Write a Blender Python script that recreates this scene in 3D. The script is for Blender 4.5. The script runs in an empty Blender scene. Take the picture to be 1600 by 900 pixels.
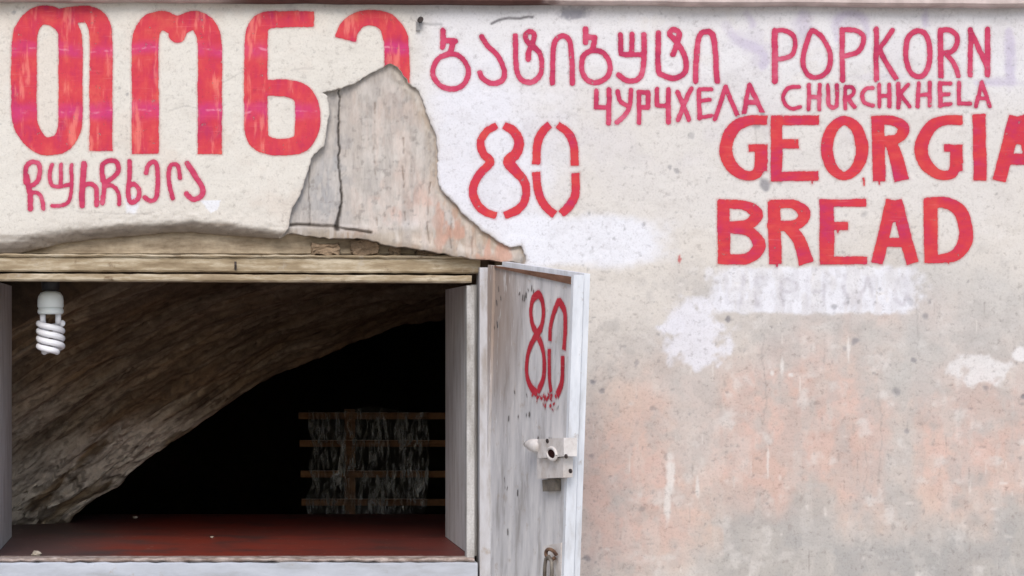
import bpy, bmesh, math, random
import numpy as np
from mathutils import Matrix, Vector

# ------------------------------------------------------------------ camera, light, exposure
SC = bpy.context.scene
COL = SC.collection
R = math.radians
D = 5.0                                   # camera to wall, metres
VPX, VPY = 290.0, 530.0                   # where the camera's axis meets the wall
PXM = 800.0                               # photo pixels per metre on the wall
CAM = Vector(((VPX - 800) / PXM, -D, 1.5 + (450 - VPY) / PXM))

cd = bpy.data.cameras.new('camera'); cam = bpy.data.objects.new('camera', cd); COL.objects.link(cam)
cam.location = CAM; cam.rotation_euler = (R(90), 0, 0)
cd.sensor_width = 36; cd.lens = 36 * D / 2.0
cd.shift_x = (800 - VPX) / 1600; cd.shift_y = (VPY - 450) / 1600
cd.clip_start = 0.05; cd.clip_end = 500
SC.camera = cam

SUN_EL, SUN_AZ = 42.0, 190.0              # azimuth from +Y, clockwise: behind the camera, a little to the left
w = bpy.data.worlds.new('World'); SC.world = w; w.use_nodes = True
wn = w.node_tree.nodes; wl = w.node_tree.links
sky = wn.new('ShaderNodeTexSky'); sky.sky_type = 'NISHITA'; sky.sun_disc = False
sky.sun_elevation = R(SUN_EL); sky.sun_rotation = R(SUN_AZ)
sky.air_density = 1.0; sky.dust_density = 2.0; sky.ozone_density = 1.2
wl.new(sky.outputs[0], wn['Background'].inputs[0]); wn['Background'].inputs[1].default_value = 0.11
sl = bpy.data.lights.new('sun', 'SUN'); so = bpy.data.objects.new('sun', sl); COL.objects.link(so)
sl.energy = 1.2; sl.angle = R(28); sl.color = (1.0, 0.975, 0.955)
sd = Vector((math.sin(R(SUN_AZ)) * math.cos(R(SUN_EL)), math.cos(R(SUN_AZ)) * math.cos(R(SUN_EL)), math.sin(R(SUN_EL))))
so.rotation_euler = (-sd).to_track_quat('-Z', 'Y').to_euler(); so.location = sd * 20
vs = SC.view_settings
vs.view_transform = 'Standard'; vs.look = 'None'; vs.gamma = 1; vs.use_curve_mapping = False
vs.exposure = 0.64

# ------------------------------------------------------------------ helpers
rng = np.random.default_rng(7)
random.seed(5)

def W(px, py, d=0.0):
    """a photo pixel at depth d behind the wall face -> world point"""
    s = (D + d) / (D * PXM)
    return Vector((CAM.x + (px - VPX) * s, d, CAM.z + (VPY - py) * s))

def srgb(r, g, b, k=1.0):
    f = lambda c: (c / 12.92 if c <= 0.04045 else ((c + 0.055) / 1.055) ** 2.4)
    return (f(r / 255) * k, f(g / 255) * k, f(b / 255) * k, 1)

def lin(a):
    a = np.asarray(a, float) / 255
    return np.where(a <= 0.04045, a / 12.92, ((a + 0.055) / 1.055) ** 2.4)

def vnoise(x, y, seed=0):
    x = np.asarray(x, float); y = np.asarray(y, float)
    xi = np.floor(x).astype(np.int64); yi = np.floor(y).astype(np.int64)
    fx = x - xi; fy = y - yi
    fx = fx * fx * (3 - 2 * fx); fy = fy * fy * (3 - 2 * fy)
    def h(i, j):
        n = (i * 374761393 + j * 668265263 + seed * 1442695041) & 0xffffffff
        n = ((n ^ (n >> 13)) * 1274126177) & 0xffffffff
        n = n ^ (n >> 16)
        return (n & 0xffff) / 65535.0
    return (h(xi, yi) * (1 - fx) + h(xi + 1, yi) * fx) * (1 - fy) + (h(xi, yi + 1) * (1 - fx) + h(xi + 1, yi + 1) * fx) * fy

def fbm(x, y, scale, octv=4, seed=0, sy=None):
    x = x / scale; y = y / (sy or scale)
    o = np.zeros(np.broadcast(x, y).shape); a = 1; t = 0
    for k in range(octv):
        o += a * vnoise(x * 2 ** k + 17.3 * k, y * 2 ** k - 9.1 * k, seed + k * 13); t += a; a *= 0.55
    return o / t                         # about 0..1, mean .5

def sstep(a, b, v):
    t = np.clip((v - a) / (b - a), 0, 1); return t * t * (3 - 2 * t)

def in_poly(px, py, poly):
    ins = np.zeros(px.shape, bool); n = len(poly)
    for i in range(n):
        x0, y0 = poly[i]; x1, y1 = poly[(i + 1) % n]
        if y0 == y1: continue
        c = ((y0 > py) != (y1 > py)) & (px < (x1 - x0) * (py - y0) / (y1 - y0) + x0)
        ins ^= c
    return ins

def nearest_on(px, py, poly, closed=True):
    bx = np.zeros(px.shape); by = np.zeros(px.shape); bd = np.full(px.shape, 1e18)
    n = len(poly)
    for i in range(n if closed else n - 1):
        x0, y0 = poly[i]; x1, y1 = poly[(i + 1) % n]
        dx, dy = x1 - x0, y1 - y0; L = dx * dx + dy * dy
        if L == 0: continue
        t = np.clip(((px - x0) * dx + (py - y0) * dy) / L, 0, 1)
        qx = x0 + t * dx; qy = y0 + t * dy; dd = (px - qx) ** 2 + (py - qy) ** 2
        m = dd < bd
        bx[m] = qx[m]; by[m] = qy[m]; bd[m] = dd[m]
    return bx, by, np.sqrt(bd)

def rough(poly, step=6, amp=1.2, seed=1, fix=None):
    """subdivide an open outline and make it ragged"""
    rr = random.Random(seed); out = []
    for (x0, y0), (x1, y1) in zip(poly[:-1], poly[1:]):
        n = max(1, int(math.hypot(x1 - x0, y1 - y0) / step))
        for k in range(n):
            t = k / n; j = 0 if (k == 0) else 1
            out.append((x0 + (x1 - x0) * t + j * rr.uniform(-amp, amp), y0 + (y1 - y0) * t + j * rr.uniform(-amp, amp)))
    out.append(poly[-1]); return out

# ---- objects
def tag(o, label=None, cat=None, group=None, kind=None):
    if label: o['label'] = label
    if cat: o['category'] = cat
    if group: o['group'] = group
    if kind: o['kind'] = kind
    return o

def empty(name, loc, label, cat, mat=None, group=None):
    o = bpy.data.objects.new(name, None); COL.objects.link(o)
    o.empty_display_size = 0.05
    o.matrix_world = mat if mat is not None else Matrix.Translation(loc)
    tag(o, label, cat, group); return o

def link(name, me, mat, parent=None, local=False, label=None):
    o = bpy.data.objects.new(name, me); COL.objects.link(o)
    if mat is not None: me.materials.append(mat)
    if parent is not None:
        o.parent = parent
        if not local:
            root = parent; M = Matrix.Identity(4)
            chain = []
            while root is not None: chain.append(root); root = root.parent
            for c in reversed(chain): M = M @ c.matrix_parent_inverse @ c.matrix_basis
            o.matrix_parent_inverse = M.inverted()
    if label: o['label'] = label
    return o

def from_bm(name, bm, mat, parent=None, local=False, smooth=False, bevel=0.0, label=None):
    if bevel:
        bmesh.ops.bevel(bm, geom=[e for e in bm.edges if e.calc_face_angle(0) > 0.5], offset=bevel, segments=2, profile=0.5, affect='EDGES', clamp_overlap=True)
    bmesh.ops.recalc_face_normals(bm, faces=bm.faces)
    me = bpy.data.meshes.new(name); bm.to_mesh(me); bm.free()
    if smooth: me.shade_smooth()
    return link(name, me, mat, parent, local, label)

def box(bm, a, b):
    x0, y0, z0 = a; x1, y1, z1 = b
    v = [bm.verts.new(c) for c in ((x0,y0,z0),(x1,y0,z0),(x1,y1,z0),(x0,y1,z0),(x0,y0,z1),(x1,y0,z1),(x1,y1,z1),(x0,y1,z1))]
    for f in ((0,1,2,3),(4,5,6,7),(0,1,5,4),(1,2,6,5),(2,3,7,6),(3,0,4,7)): bm.faces.new([v[i] for i in f])

def prism(bm, pts, y0, y1):
    """polygon pts in (x, z) extruded from y0 to y1"""
    a = [bm.verts.new((x, y0, z)) for x, z in pts]; b = [bm.verts.new((x, y1, z)) for x, z in pts]
    bm.faces.new(a); bm.faces.new(list(reversed(b))); n = len(pts)
    for i in range(n): bm.faces.new((a[i], a[(i + 1) % n], b[(i + 1) % n], b[i]))

def tube(bm, pts, r, seg=10, cap=True):
    pts = [Vector(p) for p in pts]; n = len(pts); rings = []
    rad = r if hasattr(r, '__len__') else [r] * n
    t0 = (pts[1] - pts[0]).normalized()
    up = Vector((0, 0, 1)) if abs(t0.z) < 0.9 else Vector((1, 0, 0))
    u = t0.cross(up).normalized()
    for i, p in enumerate(pts):
        t = (pts[min(i + 1, n - 1)] - pts[max(i - 1, 0)]).normalized()
        u = (u - t * u.dot(t)).normalized(); v = t.cross(u)
        rings.append([bm.verts.new(p + (u * math.cos(a) + v * math.sin(a)) * rad[i]) for a in [2 * math.pi * k / seg for k in range(seg)]])
    for a, b in zip(rings[:-1], rings[1:]):
        for k in range(seg): bm.faces.new((a[k], a[(k + 1) % seg], b[(k + 1) % seg], b[k]))
    if cap: bm.faces.new(rings[0]); bm.faces.new(list(reversed(rings[-1])))

def lathe(bm, prof, c, seg=32):
    """profile [(radius, z)] turned about the vertical through c"""
    rings = [[bm.verts.new((c[0] + r * math.cos(2*math.pi*k/seg), c[1] + r * math.sin(2*math.pi*k/seg), c[2] + z)) for k in range(seg)] for r, z in prof]
    for a, b in zip(rings[:-1], rings[1:]):
        for k in range(seg): bm.faces.new((a[k], a[(k+1) % seg], b[(k+1) % seg], b[k]))
    bm.faces.new(rings[0]); bm.faces.new(list(reversed(rings[-1])))

# ---- materials
class NT:
    def __init__(s, name):
        s.m = bpy.data.materials.new(name); s.m.use_nodes = True
        s.t = s.m.node_tree; s.n = s.t.nodes; s.b = s.n['Principled BSDF']; s.out = s.n['Material Output']
        s.co = s.n.new('ShaderNodeTexCoord').outputs['Object']
    def link(s, a, b): s.t.links.new(a, b)
    def map(s, sx, sy, sz):
        m = s.n.new('ShaderNodeMapping'); m.inputs['Scale'].default_value = (sx, sy, sz); s.link(s.co, m.inputs[0]); return m.outputs[0]
    def noise(s, vec=None, scale=5, detail=5, rough=0.6, dist=0.0):
        t = s.n.new('ShaderNodeTexNoise'); t.inputs['Scale'].default_value = scale; t.inputs['Detail'].default_value = detail
        t.inputs['Roughness'].default_value = rough; t.inputs['Distortion'].default_value = dist
        s.link(vec if vec is not None else s.co, t.inputs[0]); return t.outputs[0]
    def ramp(s, f, stops, interp='LINEAR'):
        r = s.n.new('ShaderNodeValToRGB'); r.color_ramp.interpolation = interp
        e = r.color_ramp.elements
        while len(e) < len(stops): e.new(0.5)
        for q, (p, c) in zip(e, stops):
            q.position = p; q.color = c if hasattr(c, '__len__') else (c, c, c, 1)
        s.link(f, r.inputs[0]); return r.outputs[0]
    def mix(s, f, a, b, mode='MIX'):
        m = s.n.new('ShaderNodeMix'); m.data_type = 'RGBA'; m.blend_type = mode
        for i, v in ((0, f), (6, a), (7, b)):
            if hasattr(v, 'is_output'): s.link(v, m.inputs[i])
            else: m.inputs[i].default_value = v
        return m.outputs[2]
    def math(s, op, a, b=None, c=None, clamp=False):
        m = s.n.new('ShaderNodeMath'); m.operation = op; m.use_clamp = clamp
        for i, v in enumerate((a, b, c)):
            if v is None: continue
            if hasattr(v, 'is_output'): s.link(v, m.inputs[i])
            else: m.inputs[i].default_value = v
        return m.outputs[0]
    def mrange(s, v, a, b, c=0.0, d=1.0):
        m = s.n.new('ShaderNodeMapRange'); m.interpolation_type = 'SMOOTHSTEP'
        s.link(v, m.inputs[0])
        for i, q in ((1, a), (2, b), (3, c), (4, d)): m.inputs[i].default_value = q
        return m.outputs[0]
    def attr(s, name):
        a = s.n.new('ShaderNodeAttribute'); a.attribute_name = name; return a
    def sep(s):
        q = s.n.new('ShaderNodeSeparateXYZ'); s.link(s.co, q.inputs[0]); return q.outputs
    def bump(s, h, strength=0.3, dist=0.002):
        b = s.n.new('ShaderNodeBump'); b.inputs['Strength'].default_value = strength; b.inputs['Distance'].default_value = dist
        s.link(h, b.inputs['Height']); s.link(b.outputs[0], s.b.inputs['Normal'])
    def base(s, c, rough=0.8, spec=0.3, metal=0.0):
        if hasattr(c, 'is_output'): s.link(c, s.b.inputs['Base Color'])
        else: s.b.inputs['Base Color'].default_value = c
        s.b.inputs['Roughness'].default_value = rough; s.b.inputs['Specular IOR Level'].default_value = spec; s.b.inputs['Metallic'].default_value = metal
        return s.m

ALB = 0.86
def mat_plaster():
    t = NT('plaster')
    c = t.attr('alb').outputs['Color']
    n1 = t.noise(scale=260, detail=6, rough=0.7)
    n2 = t.noise(t.map(1, 1, 1.5), scale=13, detail=8, rough=0.7)
    n4 = t.noise(scale=75, detail=8, rough=0.72)
    c = t.mix(0.35, c, t.ramp(n2, [(0.30, srgb(214,210,207)), (0.48, (1,1,1,1))]), 'MULTIPLY')
    c = t.mix(0.35, c, t.ramp(n1, [(0.30, srgb(190,186,184)), (0.50, (1,1,1,1))]), 'MULTIPLY')
    c = t.mix(0.45, c, t.ramp(n4, [(0.33, srgb(176,170,168)), (0.45, (1,1,1,1))]), 'MULTIPLY')
    h = t.math('ADD', n1, t.math('MULTIPLY', n4, 1.5))
    t.bump(h, 0.30, 0.002)
    return t.base(c, 0.92, 0.15)

def mat_paint(name, stops, streak='v', bands=False):
    """wall paint: attribute cov = distance inside the stroke's edge, in photo pixels"""
    t = NT(name)
    cov = t.attr('cov').outputs['Fac']
    f = t.noise(t.map(14, 14, 5) if streak == 'v' else t.map(5, 5, 12), scale=2.4, detail=6, rough=0.7)
    f2 = t.noise(scale=14, detail=4)
    k = t.math('ADD', t.math('MULTIPLY', f, 0.5), t.math('MULTIPLY', f2, 0.5))
    c = t.ramp(k, [(p, tuple(np.array(q[:3]) * .74 + .012) + (1,)) for p, q in stops])
    if bands:
        z = t.sep()[2]
        dx = t.math('MULTIPLY', t.math('SUBTRACT', t.noise(scale=9, detail=3), 0.5), 0.03)
        zz = t.math('ADD', z, dx)
        for py, hw in ((76, .010), (174, .012)):
            zc = 1.5 + (450 - py) / PXM
            q_ = t.math('ABSOLUTE', t.math('SUBTRACT', zz, zc)); m = t.mrange(q_, hw * 0.3, hw * 2.1, 0.75, 0.0)
            m = t.math('MULTIPLY', m, t.mrange(t.noise(scale=20, detail=4), 0.35, 0.6, 0.35, 1.0))
            c = t.mix(m, c, srgb(196, 60, 118))
            thin = t.math('MULTIPLY', t.mrange(q_, .0010, .0030, 0.5, 0.0), t.mrange(t.noise(scale=30, detail=3), .48, .62)); c = t.mix(thin, c, srgb(224, 150, 170))
        lt = t.noise(t.map(34, 34, 7), scale=1.3, detail=4)
        c = t.mix(t.mrange(lt, 0.53, 0.66, 0, 0.65), c, srgb(226, 128, 116))
    hs = t.noise(t.map(5, 5, 90), scale=3.0, detail=3)
    c = t.mix(t.mrange(hs, 0.58, 0.72, 0, 0.28), c, srgb(222, 124, 126))
    en = t.math('MULTIPLY', t.math('SUBTRACT', t.noise(scale=170, detail=4, rough=0.7), 0.5), 3.4)
    core = t.mrange(t.math('ADD', cov, en), -0.9, 1.1)
    halo = t.mrange(cov, -4.0, 0.5, 0.0, 0.22)
    wear = t.mrange(t.noise(scale=120, detail=6, rough=0.75), 0.60, 0.74, 1.0, 0.35)
    ch = t.mrange(t.noise(scale=75, detail=8, rough=0.72), 0.33, 0.40, 0.35, 1.0)
    a = t.math('MAXIMUM', t.math('MULTIPLY', t.math('MULTIPLY', core, wear), ch), halo)
    t.link(a, t.b.inputs['Alpha'])
    return t.base(c, 0.75, 0.2)

def mat_simple(name, ca, cb, scale=12, rough=0.8, stretch=(1,1,1), bump=0.2, spec=0.3, metal=0.0, cc=None, lo=0.35, hi=0.65, detail=6):
    t = NT(name)
    n = t.noise(t.map(*stretch), scale=scale, detail=detail, rough=0.65)
    stops = [(lo, ca), (hi, cb)]
    if cc: stops = [(lo, ca), ((lo + hi) / 2, cb), (hi, cc)]
    c = t.ramp(n, stops)
    n2 = t.noise(scale=scale * 9, detail=4, rough=0.7)
    c = t.mix(0.4, c, t.ramp(n2, [(0.3, srgb(170,165,160)), (0.6, (1,1,1,1))]), 'MULTIPLY')
    t.bump(t.math('ADD', n, n2), bump, 0.003)
    return t.base(c, rough, spec, metal)

# ------------------------------------------------------------------ outlines (photo pixels)
ARCH = [(-45,412),(0,401),(25,396),(60,388),(110,377),(160,371),(220,366),(262,362),(300,361),(345,366),(400,370),(440,372)]
TEAR = [(440,372),(450,358),(452,345),(456,325),(470,303),(480,270),(486,248),(491,240),(506,229),(510,205),(515,175),(512,150),(503,145),
        (525,140),(555,130),(575,117),(595,107),(610,99),(622,105),(632,120),(642,132),(655,142),(662,162),(670,185),(680,207),(685,237),
        (685,285),(690,297),(710,317),(725,335),(750,357),(775,375),(797,387),(815,384),(822,404),(820,412)]
TEAR_R = rough(rough(TEAR, 17, 2.6, 13), 4, 1.2, 3)
HOLE = rough(ARCH, 12, 0.8, 2)[:-1] + TEAR_R + [(790,414),(773,415),(773,960),(-45,960)]
XPX = lambda x: x * PXM + 800
ZPX = lambda z: 450 - (z - 1.5) * PXM

# ------------------------------------------------------------------ the setting
m_ground = mat_simple('pale_paving', srgb(172,168,162), srgb(192,187,180), 8, 0.9)
bm = bmesh.new()
vv = [bm.verts.new(c) for c in ((-150,-200,0),(150,-200,0),(150,0.3,0),(-150,0.3,0))]; bm.faces.new(vv)
tag(from_bm('street', bm, m_ground), kind='structure')

m_room = mat_simple('soot_plaster', srgb(66,60,53), srgb(92,83,74), 3, 0.95)
X0, X1 = -2.6, 2.4
def wallbox(name, a, b, m=m_room):
    bm = bmesh.new(); box(bm, a, b); tag(from_bm(name, bm, m), kind='structure')
wallbox('room_floor', (X0, 0.55, -0.12), (X1, 5.2, 0.0))
wallbox('room_ceiling', (X0, 0.55, 2.5), (X1, 5.2, 2.62))
wallbox('room_back_wall', (X0, 5.2, -0.12), (X1, 5.32, 2.62))
wallbox('room_left_wall', (X0 - .12, 0.55, -0.12), (X0, 5.32, 2.62))
wallbox('room_right_wall', (X1, 0.55, -0.12), (X1 + .12, 5.32, 2.62))

# ------------------------------------------------------------------ the plastered wall
wall = empty('plastered_wall', (0, 0.27, 0), 'pale weathered plaster wall covered in red hand painted words, torn open above the window', 'wall')

xs = np.concatenate([np.linspace(-4.0, -1.13, 12)[:-1], np.arange(-1.13, 1.13, 0.0025), np.linspace(1.13, 4.0, 12)])
zs = np.concatenate([np.linspace(0.0, 0.90, 8)[:-1], np.arange(0.90, 2.10, 0.0025), np.linspace(2.10, 3.6, 8)])
GX, GZ = np.meshgrid(xs, zs)
PX, PY = XPX(GX), ZPX(GZ)

def blob(cx, cy, rx, ry, soft=0.35, na=0.5, ns=40, seed=0, p=2.0):
    n = (fbm(PX, PY, ns, 4, seed) - 0.5) * 2 * na
    r = (np.abs((PX - cx) / rx) ** p + np.abs((PY - cy) / ry) ** p) ** (1 / p) + n
    return 1 - sstep(1 - soft, 1 + soft, r)

def catmull(pts, closed=False, n=8):
    P = [np.array(p, float) for p in pts]; out = []; N = len(P)
    rngi = range(N if closed else N - 1)
    for i in rngi:
        if closed: a, b, c, d = P[(i-1) % N], P[i], P[(i+1) % N], P[(i+2) % N]
        else: a, b, c, d = P[max(i-1, 0)], P[i], P[i+1], P[min(i+2, N-1)]
        for k in range(n):
            t = k / n
            out.append(0.5 * (2*b + (c-a)*t + (2*a-5*b+4*c-d)*t*t + (3*b-a-3*c+d)*t**3))
    out.append(P[0] if closed else P[-1])
    return np.array(out)

def sd_strokes(px, py, strokes):
    """signed distance (positive inside) to a set of brush strokes, all in the same units"""
    best = np.full(px.shape, -1e9)
    for s in strokes:
        pts = s['p']; w = s['w']
        P = np.array([(p[0], p[1], p[2] if len(p) > 2 else w) for p in pts], float)
        if s.get('smooth', len(P) > 2): P = catmull(P, s.get('closed', False))
        elif s.get('closed'): P = np.concatenate([P, P[:1]])
        mg = P[:, 2].max() / 2 + 8
        sel = (px > P[:, 0].min() - mg) & (px < P[:, 0].max() + mg) & (py > P[:, 1].min() - mg) & (py < P[:, 1].max() + mg)
        if not sel.any(): continue
        x, y = px[sel], py[sel]; d = np.full(x.shape, -1e9)
        flat = s.get('flat', ())
        for i in range(len(P) - 1):
            x0, y0, w0 = P[i]; x1, y1, w1 = P[i + 1]; dx, dy = x1 - x0, y1 - y0; L2 = dx*dx + dy*dy
            if L2 < 1e-9: continue
            tr = ((x - x0) * dx + (y - y0) * dy) / L2; t = np.clip(tr, 0, 1)
            dd = (w0 + (w1 - w0) * t) / 2 - np.hypot(x - x0 - t * dx, y - y0 - t * dy)
            L = math.sqrt(L2)
            d = np.maximum(d, dd)
        for e in flat:
            a_, b_ = (P[0], P[1]) if e == 0 else (P[-1], P[-2])
            ux, uy = b_[0] - a_[0], b_[1] - a_[1]; ul = math.hypot(ux, uy); ux /= ul; uy /= ul
            al = (x - a_[0]) * ux + (y - a_[1]) * uy; near = np.hypot(x - a_[0], y - a_[1]) < a_[2] * 1.1
            d = np.where(near & (al < a_[2] * .6), np.minimum(d, al), d)
        best[sel] = np.maximum(best[sel], d)
    return best

def S(pts, w, closed=False, smooth=None, flat=(), off=(0, 0), sc=1.0):
    P = [((p[0] / sc + off[0]), (p[1] / sc + off[1])) + ((p[2],) if len(p) > 2 else ()) for p in pts]
    d = dict(p=P, w=w, closed=closed, flat=flat)
    if smooth is not None: d['smooth'] = smooth
    return d

def plaster_albedo():
    C = np.zeros(PX.shape + (3,))
    def over(m, rgb):
        m = m[..., None]; C[:] = C * (1 - m) + lin(rgb) * m
    C[:] = lin((224, 216, 206))
    big = fbm(PX, PY, 230, 4, 4); mid = fbm(PX, PY, 70, 5, 9); fine = fbm(PX, PY, 16, 4, 15)
    vst = fbm(PX, PY, 26, 4, 21, sy=140); hst = fbm(PX, PY, 150, 4, 28, sy=22)
    # upper left: clean cream limewash
    over(sstep(760, 560, PX) * 0.9, (230, 224, 213))
    over(sstep(0.5, 0.7, mid) * sstep(760, 560, PX) * 0.45, (226, 212, 198))
    # centre and top right: cooler white coat
    m = sstep(610, 700, PX + (mid - .5) * 60) * sstep(230, 90, PY + (big - .5) * 120)
    over(m * 0.9, (233, 231, 233))
    over(blob(755, 265, 120, 170, .5, .5, 60, 31) * 0.9, (234, 233, 240))
    over(blob(1300, 250, 420, 130, .5, .5, 80, 33) * 0.55, (226, 222, 219))
    over(sstep(0.5, 0.72, mid) * sstep(650, 760, PX) * sstep(330, 200, PY) * .4, (218, 212, 214))
    # lower right: worn down to grey and pink
    low = sstep(1000, 1130, PX + (mid - .5) * 160) * sstep(380, 520, PY + (big - .5) * 180)
    low = np.maximum(low, sstep(900, 930, PX) * sstep(470, 640, PY + (big - .5) * 140))
    over(low * 0.95, (208, 200, 193))
    over(low * sstep(0.48, 0.60, mid) * 0.8, (194, 189, 184)); over(low * sstep(.5, .62, fbm(PX, PY, 60, 5, 49)) * .6, (218, 208, 198))
    pk = np.maximum.reduce([blob(1235, 690, 210, 125, .6, .6, 85, 41), blob(985, 765, 115, 125, .6, .6, 80, 42), blob(1500, 680, 150, 95, .6, .55, 75, 43),
                            blob(1350, 560, 120, 40, .6, .8, 60, 44) * .55, blob(1130, 650, 110, 60, .6, .8, 60, 45) * .7, blob(1400, 500, 120, 40, .6, .8, 50, 46) * .5, blob(1560, 740, 90, 60, .6, .7, 50, 47) * .6])
    band = sstep(540, 640, PY + (mid - .5) * 170 + (big - .5) * 130) * sstep(850, 770, PY + (mid - .5) * 120 - (PX < 1130) * 45) * sstep(905, 940, PX)
    band = band * (.45 + .55 * sstep(.36, .52, fbm(PX, PY, 110, 4, 40)))
    over(band * .9, (220, 195, 179))
    over(pk * (0.55 + 0.25 * sstep(.38, .56, fine)), (222, 188, 175))
    over(pk * sstep(.48, .62, fbm(PX, PY, 60, 5, 29)) * .35, (206, 176, 162)); over(pk * sstep(.54, .66, fbm(PX, PY, 24, 5, 48)) * .45, (206, 192, 184))
    over(blob(1080, 640, 40, 90, .5, .7, 40, 52) * .6, (207, 202, 196))
    over(blob(1410, 700, 26, 110, .5, .8, 40, 53) * .7, (203, 198, 191))
    gr = sstep(770, 850, PY + (mid - .5) * 130 + (big - .5) * 60) * sstep(1060, 1180, PX + (mid - .5) * 120)
    over(gr * .9, (176, 173, 169))  # grey wear plus the light's falloff low on the wall, in the colour
    over(gr * sstep(.52, .66, mid) * .55, (198, 190, 181))
    over(sstep(.53, .68, vst) * low * .25, (190, 184, 180)); over(sstep(.56, .66, fbm(PX, PY, 20, 4, 50, sy=60)) * low * .25, (224, 216, 208))
    over(sstep(.50, .64, fbm(PX + 30 * (mid - .5), PY + 60 * (big - .5), 44, 5, 51)) * low * .35, (190, 182, 176))
    over(blob(1420, 560, 110, 60, .6, .8, 40, 54) * .55, (200, 198, 193))
    over(blob(1500, 470, 130, 60, .6, .8, 45, 55) * .45, (203, 200, 196))
    over(sstep(.56, .8, fbm(PX, PY, 34, 5, 57)) * sstep(900, 960, PX) * sstep(330, 430, PY) * .55, (190, 184, 178))
    over(sstep(.60, .8, fbm(PX, PY, 30, 5, 58)) * sstep(900, 1000, PX) * .5, (228, 222, 216))
    # white brushed-out strips and patches
    over(blob(905, 376, 128, 38, .25, .25, 22, 61, 4) * .9, (238, 238, 244))
    wp = blob(1273, 453, 163, 36, .1, .14, 14, 62, 8)
    over(wp * (0.68 + .3 * sstep(.36, .56, fbm(PX, PY, 14, 3, 63, sy=40))), (236, 235, 240))
    ghost = sstep(.5, .62, fbm(PX, PY, 15, 3, 64, sy=34)) * wp
    over(ghost * .35, (208, 204, 207))
    over(blob(1090, 520, 46, 48, .2, .75, 26, 65) * .85, (236, 234, 240))
    over(blob(1052, 512, 22, 14, .2, .6, 16, 66) * .9, (236, 234, 240))
    over(blob(1528, 574, 38, 22, .25, .95, 24, 67) * .8, (236, 232, 230))
    over(blob(1592, 552, 12, 12, .2, .6, 14, 68) * .9, (236, 232, 230))
    over(blob(206, 320, 10, 14, .2, .4, 8, 69, 4) * .95, (240, 241, 246))
    tri = in_poly(PX, PY, [(313,314),(345,312),(341,327),(330,333)])
    over(tri * .95, (240, 241, 246))
    for (x, y, rx, ry) in ((1090,762,3,16),(1222,572,2.5,14),(1206,583,3,4),(1236,586,4,3),(1326,545,2,16),(1200,720,2,22),(1043,790,5,26),(1048,740,7,30)):
        over(blob(x, y, rx, ry, .4, .5, 8, int(x)) * .75, (236, 230, 224))
    # lilac shadow-writing of an older sign, top right
    for (x, y, rx, ry, a) in ((1255,40,16,22,.5),(1325,30,26,16,.5),(1578,90,9,40,.55),(1560,128,34,8,.5),(1165,62,30,18,.35),(1190,88,14,20,.4),(1445,25,6,12,.4),(1380,120,50,5,.25)):
        over(blob(x, y, rx, ry, .45, .5, 12, int(x) + 5) * a, (206, 198, 214))
    gl = [S([(1578,52),(1579,122)], 13), S([(1528,130),(1580,128)], 9), S([(1308,62),(1306,36),(1325,22),(1348,30),(1352,58)], 11), S([(1258,24),(1252,58)], 16), S([(1132,36),(1152,62),(1190,84),(1192,104)], 14), S([(1446,14),(1446,40)], 9), S([(1165,20),(1176,40)], 10)]
    over(sstep(-4, 4, sd_strokes(PX + (fine - .5) * 10, PY + (mid - .5) * 14, gl)) * (.3 + .35 * sstep(.35, .6, mid)), (204, 194, 214))
    gl = [S([(1136,432),(1136,474),(1160,474),(1160,432)], 6, smooth=False), S([(1182,476),(1182,434),(1204,434)], 6, smooth=False), S([(1222,432),(1222,476)], 6), S([(1222,434),(1242,440),(1240,454),(1222,456)], 5), S([(1262,432),(1262,476)], 6), S([(1286,432),(1286,476)], 6), S([(1262,455),(1286,455)], 5),
          S([(1320,430),(1321,474)], 7), S([(1340,476),(1356,434),(1370,474)], 6, smooth=False), S([(1409,434),(1420,455),(1409,478),(1397,456)], 6, True)]
    over(sstep(-3, 3, sd_strokes(PX + (fine - .5) * 12, PY + (mid - .5) * 14, gl)) * (.22 + .4 * sstep(.4, .6, fbm(PX, PY, 18, 3, 164))), (196, 190, 196))
    # grey smudges, cracks and painted ledge shade near the top edge
    over(blob(898, 20, 22, 10, .35, .8, 9, 71) * .9, (158, 156, 164))
    over(blob(820, 14, 60, 5, .5, .8, 12, 72) * .4, (190, 188, 192))
    over(blob(455, 17, 12, 10, .4, .7, 8, 75) * .5, (186, 176, 172))
    over(sstep(26, 12, PY + (mid - .5) * 14 - (PX - 800) * .004) * sstep(300, 600, PX) * .35, (196, 190, 186))  # soft shade below the ledge, put into the wall colour
    for line in ([(768,37),(780,31),(795,28),(812,29),(826,26),(832,27)], [(661,37),(672,38),(690,38)]):
        _, _, dd = nearest_on(PX, PY, line, False)
        over(sstep(3.2, .8, dd) * .9 * (1 if line[0][0] > 700 else .5), (120, 116, 118))
    # hairline cracks
    for k, line in enumerate(([(345,128),(372,116),(388,110)], [(262,172),(290,165),(310,170)], [(120,330),(170,333),(240,331)], [(455,110),(470,108),(490,108)],
                 [(1182,180),(1180,215),(1184,260)], [(1195,520),(1190,560),(1198,600),(1192,660)], [(1350,690),(1356,730),(1349,770)], [(1372,600),(1378,690),(1370,760)], [(1432,470),(1436,560)])):
        _, _, dd = nearest_on(PX + (fine - .5) * 10, PY + (mid - .5) * 10, line, False)
        over(sstep(1.8, .3, dd) * .35, (160, 152, 146))
    # pits, chips and dirt specks
    r2 = np.random.default_rng(3)
    pits = np.zeros(PX.shape)
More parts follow.
